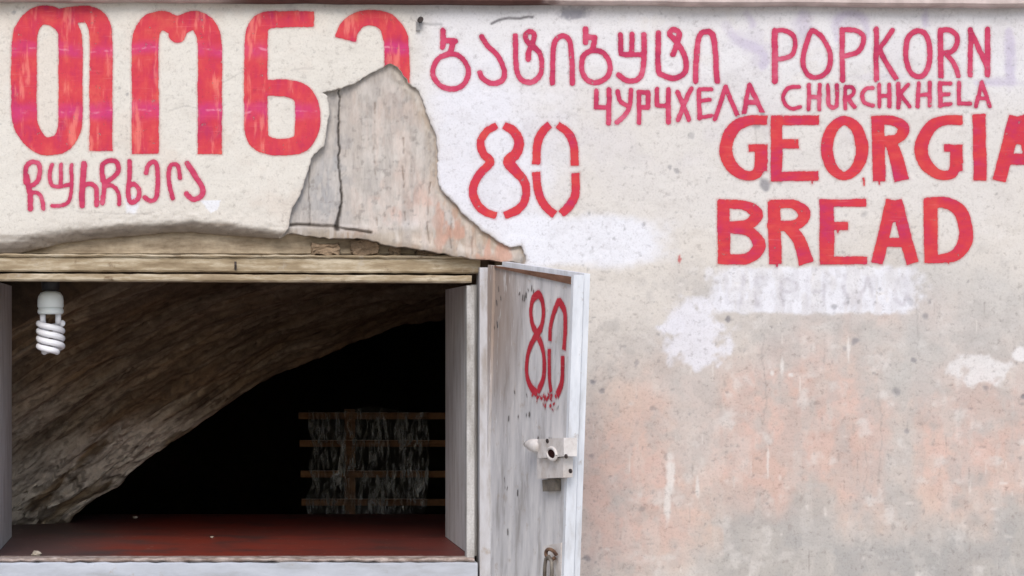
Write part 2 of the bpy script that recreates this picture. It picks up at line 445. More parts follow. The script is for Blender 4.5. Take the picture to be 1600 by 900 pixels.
    def speck(x, y, r, a, el=1.0, rgb=(140,136,136)):
        sel_x = np.abs(xs * PXM + 800 - x) < r * 5; sel_z = np.abs(450 - (zs - 1.5) * PXM - y) < r * 5
        ix = np.where(sel_x)[0]; iz = np.where(sel_z)[0]
        if len(ix) == 0 or len(iz) == 0: return
        s = (slice(iz[0], iz[-1] + 1), slice(ix[0], ix[-1] + 1))
        ax, ay = PX[s] - x, PY[s] - y
        n = (vnoise(PX[s] / (r * 1.1), PY[s] / (r * 1.1), int(x * 7 + y)) - .5) * 1.1
        d = np.sqrt((ax / el) ** 2 + (ay * el) ** 2) / r + n
        m = (1 - sstep(.5, 1.3, d)) * a
        pits[s] = np.maximum(pits[s], m)
        C[s] = C[s] * (1 - m[..., None]) + lin(rgb) * m[..., None]
    for _ in range(360):
        x = r2.uniform(905, 1620); y = 330 + 590 * r2.random() ** .9
        if r2.random() < .35: x = 905 + r2.exponential(60)
        speck(x, y, r2.uniform(1.2, 2.8) * (1 + (r2.random() < .06) * .7), r2.uniform(.12, .5), r2.uniform(.7, 1.5))
    for _ in range(110):
        speck(r2.uniform(900, 1620), r2.uniform(20, 340), r2.uniform(1.2, 2.6), r2.uniform(.15, .5), r2.uniform(.8, 1.3))
    for _ in range(90):
        speck(r2.uniform(0, 900), r2.uniform(15, 340), r2.uniform(1.0, 2.0), r2.uniform(.12, .4), r2.uniform(.8, 1.3))
    for _ in range(120):
        x = r2.uniform(915, 1610); y = r2.uniform(430, 900); lt_ = r2.random() < .55
        speck(x, y, r2.uniform(2.2, 4.6), r2.uniform(.15, .5), r2.choice([.25, .35, .5, .7, 1.6]), (236, 228, 220) if lt_ else (158, 148, 142))
    for (x, y, r, a) in ((1194,288,9,.75),(1136,499,5,.7),(1336,533,7,.6),(1597,620,5,.75),(1320,545,4,.4),(1428,563,4,.6),(1400,612,6,.5),(1046,262,4,.5),(1057,267,4,.5),(1182,195,6,.4),
                         (1080,212,5,.35),(928,597,4,.6),(941,611,4,.6),(925,596,3,.6),(995,567,4,.45),(1418,674,4,.5),(1540,606,4,.5),(1420,470,7,.35),(1447,493,6,.5),(1303,480,5,.5),(1350,335,7,.35),(1218,285,5,.35),(1006,350,3,.4),(187,138,2,.5),(199,148,2.5,.5),(21,19,3,.5),(925,712,4,.5),(918,872,5,.6)):
        speck(x, y, r, a, 1, (132,130,136))
    speck(1062, 404, 4, .8, .5, (200, 80, 80)); speck(1060, 408, 2, .8, .6, (200, 80, 80))
    for k in range(6): speck(840 + k * 5 + r2.uniform(-3,3), 410, 1, 0)
    # soot plus the shade of the turned-under edge, painted along the arch lip
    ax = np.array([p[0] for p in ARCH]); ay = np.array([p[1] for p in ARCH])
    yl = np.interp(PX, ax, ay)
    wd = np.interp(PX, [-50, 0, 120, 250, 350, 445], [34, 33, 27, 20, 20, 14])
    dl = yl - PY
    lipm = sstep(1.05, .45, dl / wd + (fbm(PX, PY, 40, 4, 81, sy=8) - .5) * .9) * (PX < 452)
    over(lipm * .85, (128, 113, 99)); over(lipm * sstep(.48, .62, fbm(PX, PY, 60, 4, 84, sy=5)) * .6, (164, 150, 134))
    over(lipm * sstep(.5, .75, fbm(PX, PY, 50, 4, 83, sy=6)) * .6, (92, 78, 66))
    over(sstep(70, 10, dl) * (PX < 452) * .25, (205, 192, 178))
    # plaster a little darker and browner along the broken edges of the tear
    _, _, dt = nearest_on(PX, PY, TEAR_R, False)
    over(sstep(4.5 , .5, dt + (fine - .5) * 6) * sstep(120,180,PY+0*PX) * .45, (188, 176, 164))
    lum = (C * np.array([.2126, .7152, .0722])).sum(-1, keepdims=True)
    C[:] = C * .92 + lum * .08
    return C * ALB, pits, dl, wd

ALBEDO, PITS, DLIP, WLIP = plaster_albedo()
# surface: gentle trowel waves, pits, and the lip that rolls back over the arch
GY = (fbm(PX, PY, 180, 3, 91) - .5) * 0.007 + (fbm(PX, PY, 26, 4, 92) - .5) * 0.0026 + (fbm(PX, PY, 7, 2, 93) - .5) * 0.0006
GY = GY + PITS * 0.0012
lip = np.clip(1 - DLIP / WLIP, 0, 1.3) * (DLIP > -40)
tap = sstep(470, 400, PX)
GY = GY + np.where(DLIP < WLIP, lip ** 2 * 0.030, 0) * tap
_, _, DT = nearest_on(PX, PY, TEAR_R, False)
GY = GY + 0.0015 * sstep(7, 0, DT) * (fbm(PX, PY, 9, 3, 94))
GY = GY + np.where((PX < 452) & (DLIP < 50), ((fbm(PX, PY, 60, 4, 95, sy=9) - .5) * .005 + (fbm(PX, PY, 11, 4, 96, sy=6) - .5) * .006) * sstep(50, 8, DLIP), 0)

def sheet(name, gx, gz, gy, keep, mat, parent, attrs=None, outline=None, thick=0.0, local=False, label=None, smooth=True, snap=6.0):
    """a grid surface; keep = faces kept; boundary snaps to the outline; rim goes back by `thick`"""
    nz, nx = gx.shape
    idx = np.arange(nz * nx).reshape(nz, nx)
    q = np.stack([idx[:-1, :-1], idx[:-1, 1:], idx[1:, 1:], idx[1:, :-1]], -1)[keep]
    used = np.unique(q); remap = np.full(nz * nx, -1); remap[used] = np.arange(len(used))
    q = remap[q]
    co = np.stack([gx.ravel()[used], gy.ravel()[used], gz.ravel()[used]], 1)
    e = np.concatenate([q[:, [0, 1]], q[:, [1, 2]], q[:, [2, 3]], q[:, [3, 0]]])
    key = np.sort(e, 1); k = key[:, 0].astype(np.int64) * (len(used) + 1) + key[:, 1]
    u, inv, cnt = np.unique(k, return_inverse=True, return_counts=True)
    bd = e[cnt[inv] == 1]
    if outline is not None:
        bv = np.unique(bd)
        px, py = XPX(co[bv, 0]), ZPX(co[bv, 2])
        qx, qy, dd = nearest_on(px, py, outline)
        m = dd < snap
        co[bv[m], 0] = (qx[m] - 800) / PXM; co[bv[m], 2] = 1.5 + (450 - qy[m]) / PXM
    at = {n: v.reshape(nz * nx, -1)[used] for n, v in (attrs or {}).items()}
    faces = q
    nv = len(co)
    if thick:
        bv = np.unique(bd); rm = np.full(nv, -1); rm[bv] = nv + np.arange(len(bv))
        back = co[bv].copy(); back[:, 1] += thick
        co = np.concatenate([co, back])
        side = np.stack([bd[:, 1], bd[:, 0], rm[bd[:, 0]], rm[bd[:, 1]]], 1)
        faces = np.concatenate([q, side])
        at = {n: np.concatenate([v, v[bv]]) for n, v in at.items()}
    me = bpy.data.meshes.new(name)
    me.vertices.add(len(co)); me.vertices.foreach_set('co', co.astype(np.float32).ravel())
    me.loops.add(len(faces) * 4); me.loops.foreach_set('vertex_index', faces.astype(np.int32).ravel())
    me.polygons.add(len(faces)); me.polygons.foreach_set('loop_start', np.arange(0, len(faces) * 4, 4, dtype=np.int32))
    sm = np.zeros(len(faces), bool); sm[:len(q)] = smooth
    me.polygons.foreach_set('use_smooth', sm)
    for n, v in at.items():
        if v.shape[1] == 1:
            a = me.attributes.new(n, 'FLOAT', 'POINT'); a.data.foreach_set('value', v.astype(np.float32).ravel())
        else:
            a = me.attributes.new(n, 'FLOAT_COLOR', 'POINT')
            a.data.foreach_set('color', np.concatenate([v, np.ones((len(v), 1))], 1).astype(np.float32).ravel())
    me.update(calc_edges=True); me.validate()
    return link(name, me, mat, parent, local, label)

fc = lambda A: (A[:-1, :-1] + A[1:, :-1] + A[:-1, 1:] + A[1:, 1:]) / 4
FPX, FPY = fc(PX), fc(PY)
INHOLE = in_poly(FPX, FPY, HOLE)
m_plaster = mat_plaster()
sheet('plaster', GX, GZ, GY, ~INHOLE, m_plaster, wall, {'alb': ALBEDO}, HOLE, 0.018)

# masonry behind the plaster, with the window opening through it
m_mason = mat_simple('old_masonry', srgb(120,102,84), srgb(160,140,118), 14, 0.95, bump=0.5)
XL, XR = W(-11, 0).x, W(740, 0).x            # inner faces of the two jambs
ZT, ZB = W(0, 396).z, W(0, 872).z            # soffit, counter
bm = bmesh.new()
OL, OR = XL - 0.03, XR + 0.045
box(bm, (-4, 0.022, 0.0), (OL, 0.54, 3.6)); box(bm, (OR, 0.022, 0.0), (4, 0.54, 3.6))
box(bm, (OL, 0.06, ZT), (OR, 0.54, 3.6)); box(bm, (OL, 0.022, 0.0), (OR, 0.54, ZB - 0.075))
from_bm('masonry', bm, m_mason, wall)

# the older grey render laid bare where the plaster has broken away
def exposed():
    ex = np.arange(W(425, 0).x, W(832, 0).x, 0.002); ez = np.arange(W(0, 418).z, W(0, 90).z, 0.002)
    gx, gz = np.meshgrid(ex, ez); px, py = XPX(gx), ZPX(gz)
    low = [(436,372),(456,364),(500,371),(545,372),(575,374),(610,384),(650,389),(700,398),(735,405),(790,409),(822,413)]
    low = rough(low, 7, 1.6, 8)
    top = [(828,408),(823,384),(800,380),(775,366),(735,332),(697,292),(692,235),(676,180),(660,136),(612,92),(560,120),(498,140),(504,170),(502,222),(482,238),(474,268),(464,300),(448,325),(444,350)]
    poly = low + top
    _, _, dt = nearest_on(px, py, TEAR_R, False)
    f = fbm(px, py, 90, 4, 101); g = fbm(px, py, 10, 4, 102, sy=70); h = fbm(px, py, 26, 4, 103)
    base_ = 0; fw = .75 * sstep(250, 400, py) * sstep(500, 640, px) * sstep(2, 40, dt)
    y = 0.0125 + (f - .5) * .006 + (g - .5) * .003 + (h - .5) * .003 - 0.016 * fw
    yl = np.interp(px, [p[0] for p in low], [p[1] for p in low])
    y = y - 0.008 * sstep(26, 6, yl - py) * sstep(560, 640, px) * sstep(0, 10, dt)
    crack = [(530,140),(531,165),(530,200),(530,255),(534,290),(535,315),(530,338),(527,357)]
    _, _, dc = nearest_on(px + (h - .5) * 4 + (fbm(px, py, 9, 3, 110) - .5) * 4, py, crack, False)
    cw = np.interp(py, [140, 200, 260, 320, 356], [.6, 1.2, 1.0, 1.6, 4.2])
    ck = sstep(cw + 1.2, cw * .4, dc) * sstep(.25, .45, fbm(px, py, 24, 3, 111) + np.abs(py - 250) / 500 + .12)
    c2, _ = [nearest_on(px + (h - .5) * 6, py, l, False)[2] for l in ([(484,250),(484,300),(486,352)], [(632,280),(629,320)])]
    ck2 = sstep(2, .3, c2) * .6
    y = y + ck * .006 + ck2 * .003 + sstep(529, 526, px) * .002
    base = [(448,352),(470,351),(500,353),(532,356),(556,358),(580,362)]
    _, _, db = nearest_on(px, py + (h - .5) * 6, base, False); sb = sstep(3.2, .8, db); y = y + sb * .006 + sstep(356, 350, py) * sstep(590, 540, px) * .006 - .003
    C = np.zeros(px.shape + (3,)); C[:] = lin((206, 198, 190))
    def over(m, rgb): C[:] = C * (1 - m[..., None]) + lin(rgb) * m[..., None]
    over(sstep(538, 524, px) * .9, (190, 187, 186))
    over(sstep(.45, .7, g) * .5, (218, 210, 202)); over(sstep(.5, .65, f) * .5, (194, 182, 172)); over(sstep(.46, .3, g) * .4, (180, 174, 169)); over(sstep(.48, .6, fbm(px, py, 36, 5, 120)) * sstep(540, 560, px) * .45, (212, 192, 180))
    over(sstep(.38, .58, h) * sstep(560, 620, px) * sstep(250, 320, py) * .85, (214, 182, 168)); over(sstep(.48, .60, fbm(px, py, 34, 4, 130)) * sstep(545, 570, px) * .55, (222, 214, 206)); over(sstep(.5, .6, fbm(px, py, 16, 3, 131, sy=120)) * sstep(545, 570, px) * .5, (182, 172, 164)); over(sstep(556,550,py*0+px)*sstep(366,350,py)*sstep(.5,.62,fbm(px,py,20,4,132))*.4,(166,165,166)); over(np.exp(-((px-552)/24)**2-((py-366)/7)**2)*.8,(190,140,116))
    over(sstep(.46, .6, fbm(px, py, 14, 3, 105, sy=60)) * sstep(680, 720, px) * sstep(290, 330, py) * .8, (205, 158, 138))
    over(sstep(22, 4, dt) * sstep(560, 660, px) * .5, (178, 158, 134))
    over(np.exp(-((px - 628) / 45) ** 2 - ((py - 358) / 16) ** 2) * sstep(.35, .6, h), (236, 230, 226))
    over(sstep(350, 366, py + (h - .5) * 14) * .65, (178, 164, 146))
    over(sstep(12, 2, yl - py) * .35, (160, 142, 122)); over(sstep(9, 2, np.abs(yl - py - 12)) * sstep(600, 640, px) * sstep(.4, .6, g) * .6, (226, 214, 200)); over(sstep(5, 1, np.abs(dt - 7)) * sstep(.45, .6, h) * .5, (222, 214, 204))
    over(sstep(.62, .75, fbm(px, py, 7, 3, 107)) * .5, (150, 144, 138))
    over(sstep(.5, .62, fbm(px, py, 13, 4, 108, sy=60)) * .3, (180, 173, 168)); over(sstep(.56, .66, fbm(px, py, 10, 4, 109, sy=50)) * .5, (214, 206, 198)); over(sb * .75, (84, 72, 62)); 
    for q, ln in enumerate(([(586,160),(585,250),(588,352)], [(632,215),(630,290),(634,345)], [(672,285),(668,330),(671,380)], [(706,325),(704,388)], [(740,356),(738,398)])):
        _, _, dq = nearest_on(px + (h - .5) * 8, py, ln, False); sq = sstep(1.8, .3, dq) * sstep(.35, .55, fbm(px, py, 18, 3, 140 + q)); y = y + sq * .003; over(sq * .6, (122, 108, 98)); over(sstep(9, 2, np.abs(dq - 6)) * sstep(.45, .6, g) * .35, (224, 206, 194))
    over(sstep(.52, .62, fbm(px, py, 30, 4, 150, sy=60)) * sstep(655, 700, px) * sstep(270, 310, py) * .8, (206, 162, 142))
    over(ck * .9, (60, 54, 50)); over(ck2 * .8, (105, 100, 96))
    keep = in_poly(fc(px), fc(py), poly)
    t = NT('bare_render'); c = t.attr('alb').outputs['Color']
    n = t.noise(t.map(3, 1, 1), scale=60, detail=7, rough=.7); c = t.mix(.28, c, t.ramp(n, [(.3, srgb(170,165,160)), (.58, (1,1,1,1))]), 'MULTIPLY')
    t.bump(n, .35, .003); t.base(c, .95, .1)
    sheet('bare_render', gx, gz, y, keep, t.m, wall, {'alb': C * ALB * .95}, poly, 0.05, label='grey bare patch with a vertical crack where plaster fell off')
exposed()

# ------------------------------------------------------------------ painted words
def word(name, label, strokes, mat):
    jx = (fbm(PX, PY, 22, 3, 201) - .5) * 2.2; jy = (fbm(PX, PY, 22, 3, 202) - .5) * 2.2
    sdv = sd_strokes(PX + jx, PY + jy, strokes)
    keep = (fc(sdv) > -3.6) & ~INHOLE
    sheet(name, GX, GZ, GY - 0.0009, keep, mat, wall, {'cov': sdv}, HOLE, 0.0, label=label, snap=2.2)

red1 = mat_paint('scarlet_paint', [(.39, srgb(206,48,92)), (.46, srgb(221,56,80)), (.53, srgb(228,68,78)), (.63, srgb(236,98,88))], 'v', True)
red2 = mat_paint('vermilion_paint', [(.39, srgb(206,44,96)), (.46, srgb(216,50,76)), (.53, srgb(223,58,68)), (.64, srgb(230,84,76))], 'h')
mag = mat_paint('crimson_paint', [(.40, srgb(192,46,92)), (.47, srgb(209,56,98)), (.53, srgb(216,68,106)), (.62, srgb(226,108,136))], 'h')

word('painted_word', 'huge red four letter Georgian word, its last letter cut by the broken plaster', [
    S([(38,75,40),(38,175,40),(46,207,36),(64,226,30),(80,228,28),(97,222,32),(108,203,37),(110,175,38),(110,75,38),(106,45,35),(84,26,30),(60,25,30),(43,44,36)], 38, True),
    S([(92,28,28),(115,23,26),(140,24,28),(155,40,35),(158,70,36),(158,150,36),(158,236,36)], 38, flat=(1,)),
    S([(227,241,42),(227,150,42),(227,72,42),(233,44,38),(252,32,30),(277,40,30),(303,32,30),(321,44,36),(328,72,38),(328,150,38),(328,241,38)], 40, flat=(0,1)),
    S([(277,42,30),(277,53,28)], 28),
    S([(490,30,25),(455,30,25),(424,31,27),(406,40,32),(400,66,36),(400,130,37),(400,198,37),(406,220,32),(426,229,27),(452,229,27),(472,221,32),(480,198,38),(480,168,38),(471,147,32),(450,138,27),(415,137,26)], 30, flat=(0,)),
    S([(540,62,33),(545,46,32),(560,32,27),(582,28,25),(604,36,31),(617,56,38),(620,80,39),(621,150,39)], 36, flat=(0,)),
], red1)

o = dict(off=(0, 225), sc=4)
A7 = 7.6
word('painted_word', 'small crimson Georgian word below the huge red one', [
    S([(160,240),(160,150),(195,115),(240,125),(250,170),(235,230),(190,265)], A7, **o), S([(165,200),(185,300),(192,405)], A7+1.4, **o), S([(190,305),(235,305),(262,340),(270,405)], A7-1, **o),
    S([(325,130),(310,200),(325,255),(370,265),(430,255)], A7-1, **o), S([(382,130),(380,250)], A7-1, **o), S([(448,130),(445,300),(430,360),(390,383),(325,385)], A7-1.5, **o),
    S([(525,125),(515,250),(515,385)], A7+2, **o), S([(515,265),(560,250),(600,280),(605,380)], A7, **o),
    S([(640,230),(640,140),(680,105),(730,115),(738,170),(700,215),(650,245)], A7, **o), S([(645,200),(650,280),(640,370)], A7, **o), S([(650,270),(700,260),(735,300),(745,375)], A7-1, **o),
    S([(810,110),(808,200),(800,300),(815,365),(860,345),(870,290),(840,250),(805,265)], A7, **o),
    S([(915,180),(930,130),(965,115),(985,160),(982,290),(970,340),(935,355),(905,335)], A7, **o),
    S([(1080,340),(1055,230),(1060,150),(1085,125),(1115,140),(1125,210)], A7-.5, **o),
    S([(1170,120),(1220,200),(1265,270),(1260,320),(1210,345),(1165,310)], A7+1, **o)], mag)

o = dict(off=(640, 0), sc=4); q = dict(off=(900, 0), sc=4); A9 = 9.0
word('painted_word', 'crimson Georgian word of eight letters at the top beside the popcorn word', [
    S([(208,190),(208,265),(205,295)], A9, **o), S([(208,252),(285,256)], A9, **o), S([(275,255),(258,320)], A9, **o),
    S([(255,335),(320,355),(362,420),(362,480),(330,535),(270,555),(200,540),(155,490),(148,430),(180,365)], A9-.5, True, **o),
    S([(448,230),(490,290),(550,350),(588,430),(585,490),(545,520),(500,520),(455,490),(440,455)], A9-.5, **o),
    S([(660,225),(663,350),(675,460),(715,510),(770,512),(815,470),(825,400),(815,340),(780,300),(740,270),(722,225),(745,198),(775,215),(768,270),(745,320),(742,370)], A9-.5, **o),
    S([(893,520),(895,400),(905,270),(950,225),(995,250),(1010,330),(1018,520)], A9-.5, **o),
    S([(1098,180),(1098,265)], A9, **o), S([(1095,230),(1155,235)], A9, **o), S([(1155,235),(1145,300)], A9, **o),
    S([(1150,315),(1215,335),(1250,400),(1240,470),(1200,505),(1150,515),(1100,490),(1075,430),(1080,370),(1105,330)], A9-.5, True, **o),
    S([(1318,215),(1320,320),(1340,340),(1440,340)], A9-.5, **o), S([(1390,215),(1388,340)], A9-.5, **o), S([(1465,215),(1465,340),(1455,450),(1420,500),(1360,505),(1305,470)], A9, **o),
    S([(515,205),(515,430),(545,470),(610,490),(670,465),(690,420),(680,350),(650,290),(610,240),(585,208),(610,183),(645,205),(635,260),(605,340)], A9, **q),
    S([(748,510),(752,380),(770,230),(815,195),(855,220),(870,320),(882,510)], A9, **q)], mag)

o = dict(off=(1200, 0), sc=4); A8 = 8.3
word('painted_word', 'crimson word POPKORN at the top right', [
    S([(42,510),(42,195)], A8+1.5, **o), S([(42,195),(100,193),(155,225),(168,290),(140,350),(60,370)], A8-.5, **o),
    S([(285,192),(345,245),(388,345),(375,430),(330,475),(270,480),(225,430),(218,350),(245,250),(265,200)], A8, True, **o),
    S([(463,500),(463,185)], A8, **o), S([(463,188),(540,190),(592,225),(585,290),(550,330),(470,355)], A8, **o),
    S([(675,180),(678,500)], A8, **o), S([(780,190),(692,310)], A8-.5, **o), S([(695,305),(740,390),(800,490)], A8, **o),
    S([(930,193),(985,215),(1010,300),(1005,400),(970,470),(920,475),(880,430),(862,340),(875,240)], A8+.4, True, **o),
    S([(1080,480),(1080,190)], A8+1, **o), S([(1080,190),(1140,190),(1182,230),(1175,290),(1140,325),(1085,332)], A8, **o), S([(1115,340),(1165,400),(1190,475)], A8-.4, **o),
    S([(1265,470),(1265,185)], A8, **o), S([(1265,190),(1320,310),(1370,420)], A8, **o), S([(1372,180),(1372,470)], A8+.5, **o)], mag)

A6 = 6.6
word('painted_word', 'crimson word CHURCHKHELA in small capitals under POPKORN', [
    S([(195,540),(130,550),(95,600),(110,655),(150,680),(200,670)], A6, **o),
    S([(255,530),(255,685)], A6, **o), S([(320,530),(320,685)], A6, **o), S([(255,605),(320,605)], A6, **o),
    S([(375,530),(375,640),(395,670),(420,665),(430,640),(430,530)], A6, **o),
    S([(482,675),(482,540)], A6, **o), S([(482,542),(525,545),(537,578),(515,605),(485,610)], A6, **o), S([(498,610),(540,670)], A6, **o),
    S([(655,550),(610,555),(588,595),(600,640),(655,660)], A6, **o),
    S([(695,530),(695,665)], A6, **o), S([(758,530),(758,665)], A6, **o), S([(695,600),(758,600)], A6, **o),
    S([(815,525),(815,670)], A6+1, **o), S([(875,530),(825,590)], A6, **o), S([(825,590),(885,665)], A6, **o),
    S([(940,520),(935,665)], A6, **o), S([(1010,515),(1010,660)], A6, **o), S([(935,595),(1010,590)], A6, **o),
    S([(1075,520),(1075,660)], A6+1, **o), S([(1075,522),(1140,522)], A6, **o), S([(1075,590),(1130,590)], A6, **o), S([(1075,655),(1140,650)], A6, **o),
    S([(1193,515),(1193,648)], A6, **o), S([(1193,648),(1265,648)], A6, **o),
    S([(1300,665),(1335,515)], A6, **o), S([(1335,515),(1385,665)], A6, **o), S([(1315,615),(1370,615)], A6, **o)], mag)

o = q
word('painted_word', 'crimson Cyrillic word of eight capitals above GEORGIA', [
    S([(125,565),(125,670)], A7, **o), S([(125,670),(200,672)], A7, **o), S([(205,560),(205,770)], A7+.5, **o),
    S([(258,570),(275,630),(315,660)], A7, **o), S([(345,565),(335,660),(300,725),(255,765)], A7, **o),
    S([(393,770),(393,575)], A7, **o), S([(393,577),(450,577)], A7, **o), S([(450,577),(450,670)], A7, **o), S([(450,670),(395,672)], A7, **o),
    S([(505,560),(505,655)], A7, **o), S([(505,658),(575,665)], A7, **o), S([(578,560),(575,765)], A7+.5, **o),
    S([(635,575),(665,650),(705,750)], A7, **o), S([(720,555),(680,640),(635,750)], A7, **o),
    S([(768,565),(770,740)], A7, **o), S([(770,560),(845,560)], A7-1, **o), S([(770,635),(835,625)], A7-1, **o), S([(770,735),(845,725)], A7-1, **o),
    S([(870,745),(935,540)], A7, **o), S([(935,540),(1010,720)], A7, **o),
    S([(1050,705),(1085,530)], A7, **o), S([(1085,530),(1165,705)], A7, **o), S([(1062,640),(1135,640)], A7, **o)], mag)

F = dict(flat=(0, 1)); B = dict(flat=(0, 1), smooth=False)
def G(dx): return [S([(1199+dx,188,15),(1172+dx,188,16),(1148+dx,199,19),(1134+dx,229,21),(1141+dx,256,20),(1162+dx,273,16),(1182+dx,271,16),(1190+dx,252,20)], 18, flat=(0,)),
                   S([(1189+dx,268),(1189+dx,226)], 20, **B), S([(1169+dx,231.5),(1199+dx,231.5)], 12, **B)]
word('painted_word', 'thick red word GEORGIA running off the right edge', G(0) + [
    S([(1213,180),(1213,283)], 18, **B), S([(1206,188),(1280,188)], 15, **B), S([(1206,225),(1248,225)], 15, **B), S([(1206,275),(1279,275)], 15, **B),
    S([(1319,188,15),(1337,199,17),(1346,222,20),(1346,243,20),(1337,264,17),(1319,275,14),(1302,264,17),(1293,243,19),(1293,220,19),(1302,199,17)], 17, True),
    S([(1371,181),(1374,283)], 20, **B), S([(1365,188,15),(1393,188,15),(1410,197,18),(1410,208,18),(1399,218,15),(1372,219,14)], 16, flat=(0,)), S([(1390,220,18),(1400,245,21),(1409,282,24)], 21, flat=(1,))] + G(305) + [
    S([(1530,178),(1531,282)], 21, **B),
    S([(1561,283),(1587,181)], 22, **B), S([(1621,283),(1593,181)], 22, **B), S([(1572,249),(1612,249)], 18, **B), S([(1590,185),(1590,226)], 16, **B)] + [S([(x, 279, 4), (x + .6, y, 2.2)], 3) for x, y in ((1268,287),(1349,290),(1374,288))], red2)
word('painted_word', 'thick red word BREAD on the right', [
    S([(1130,312),(1131,413)], 20, **B), S([(1122,319,15),(1160,320,15),(1180,331,19),(1180,341,19),(1165,352,17),(1132,354,16)], 17, flat=(0,)), S([(1132,357,14),(1168,361,16),(1184,377,20),(1184,390,20),(1166,404,17),(1122,405,16)], 17, flat=(1,)),
    S([(1209,314),(1211,413)], 20, **B), S([(1202,319,14),(1238,319,14),(1255,330,19),(1254,342,18),(1240,352,16),(1207,353,18)], 17, flat=(0,)), S([(1230,354,18),(1248,376,20),(1260,412,24)], 20, flat=(1,)),
    S([(1291,311),(1292,413)], 23, **B), S([(1282,317),(1354,317)], 12, **B), S([(1282,353.5),(1325,353.5)], 13, **B), S([(1282,407),(1355,407)], 12.5, **B),
    S([(1370,412),(1394,312)], 19, **B), S([(1426,412),(1400,312)], 19, **B), S([(1378,379),(1416,379)], 14, **B), S([(1397,318),(1397,347)], 16, **B),
    S([(1454,310),(1455,411)], 22, **B), S([(1446,317,17),(1478,317,18),(1500,330,21),(1509,355,22),(1508,378,22),(1496,396,19),(1475,404,14),(1446,405,13)], 18, flat=(0, 1))] + [S([(x, z, 4), (x + .5, y, 2.2)], 3) for x, z, y in ((1213,410,417),(1308,358,365),(1482,404,412))], red2)
word('painted_number', 'red stencilled number 80 on the wall beside the torn plaster', [
    S([(776,196,11),(760,205,12),(751,222,12),(755,240,13),(766,253,13),(752,269,13),(741,286,13),(739,303,13),(747,322,13),(760,332,13),(776,337,12)], 12, flat=(0, 1)),
    S([(787,196,12),(802,205,15),(811,222,16),(806,240,16),(795,253,18),(806,267,16),(818,281,14),(822,299,13),(817,318,13),(805,330,13),(788,337,12)], 13, flat=(0, 1)),
    S([(859,195,12),(848,205,13),(840,224,13),(838,257,13)], 13, **F), S([(838,268,13),(841,300,13),(851,321,13),(867,335,13)], 13, **F),
    S([(871,195,12),(886,206,13),(896,226,13),(898,259,13)], 13, **F), S([(899,270,13),(899,300,13),(891,320,14),(876,334,13)], 13, **F)], red2)

# ------------------------------------------------------------------ ledge above
m_led = NT('ledge_stone')
xx = m_led.sep()[0]
n = m_led.noise(scale=18, detail=6)
c = m_led.mix(m_led.mrange(m_led.math('ADD', xx, m_led.math('MULTIPLY', n, .12)), 0.10, 0.17), srgb(96,68,62), srgb(206,190,184))
c = m_led.mix(m_led.mrange(xx, -.62, -.5, 1.0, 0), c, srgb(186,172,164))
c = m_led.mix(.5, c, m_led.ramp(n, [(.3, srgb(140,130,125)), (.6, (1,1,1,1))]), 'MULTIPLY'); m_led.bump(n, .5, .004); m_led.base(c, .9, .2)
bm = bmesh.new()
zl = lambda x: W(0, 4.5 + XPX(x) * 9 / 1600).z
nseg = 120; prev = None
rr = random.Random(4)
for i in range(nseg + 1):
    x = -4 + 8 * i / nseg; j = rr.uniform(-.0012, .0012)
    z = zl(x) + j
    ring = [bm.verts.new(p) for p in ((x, 0.02, z), (x, -.026 + j*2, z + .0015), (x, -.032 + j*2, z + .006), (x, -.032, z + .16), (x, 0.02, z + .18))]
    if prev:
        for k in range(5): bm.faces.new((prev[k], prev[(k+1) % 5], ring[(k+1) % 5], ring[k]))
    else: bm.faces.new(ring)
    prev = ring
bm.faces.new(list(reversed(prev)))
tag(from_bm('stone_ledge', bm, m_led.m), 'brown to pale stone ledge running along the top of the wall', 'ledge')

# small iron bolt in the plaster
m_iron = mat_simple('rusty_iron', srgb(52,46,46), srgb(92,82,78), 60, 0.7, metal=0.5)
bolt = empty('wall_bolt', W(655, 38, 0), 'small dark iron bolt stuck in the plaster right of the cut off letter', 'bolt')
bm = bmesh.new(); c = W(656, 32); tube(bm, [c + Vector((0, .004, 0)), c + Vector((0, -.02, 0))], .0055, 8); from_bm('bolt_head', bm, m_iron, bolt, smooth=False)
bm = bmesh.new(); c = W(653, 42); box(bm, c - Vector((.004, .008, .008)), c + Vector((.004, .004, .009))); from_bm('bracket', bm, mat_simple('galvanised', srgb(120,118,118), srgb(160,158,158), 40, .6, metal=.4), bolt, bevel=.001)

# ------------------------------------------------------------------ window frame
m_beam = NT('stained_wood')
n = m_beam.noise(m_beam.map(2.2, 6, 14), scale=4, detail=8, rough=.7); n2 = m_beam.noise(scale=26, detail=6, rough=.7)
c = m_beam.ramp(n, [(.34, srgb(124,107,84)), (.5, srgb(158,141,115)), (.64, srgb(196,183,160))])
c = m_beam.mix(m_beam.mrange(n2, .58, .74, 0, .7), c, srgb(92,68,44)); c = m_beam.mix(m_beam.mrange(n2, .42, .3, 0, .5), c, srgb(176,166,152))
m_beam.bump(m_beam.math('ADD', n, n2), .4, .003); m_beam.base(c, .85, .2)
m_head = mat_simple('weathered_board', srgb(132,116,95), srgb(188,172,148), 5, .9, (2, 5, 9), .4)
def mat_white(name, hi, mid, lo, sx=1, sz=.25, dirt=srgb(150,132,112)):
    t = NT(name)
    n = t.noise(t.map(6 * sx, 6, 6 * sz), scale=5, detail=7, rough=.65); n2 = t.noise(scale=34, detail=6, rough=.7)
    c = t.ramp(n, [(.33, lo), (.5, mid), (.66, hi)]); c = t.mix(t.mrange(n2, .60, .74, 0, .6), c, dirt)
    t.bump(t.math('ADD', n, n2), .3, .002); t.base(c, .6, .35); return t
m_jamb = mat_white('grey_gloss_paint', srgb(212,210,208), srgb(198,196,194), srgb(178,172,166)).m
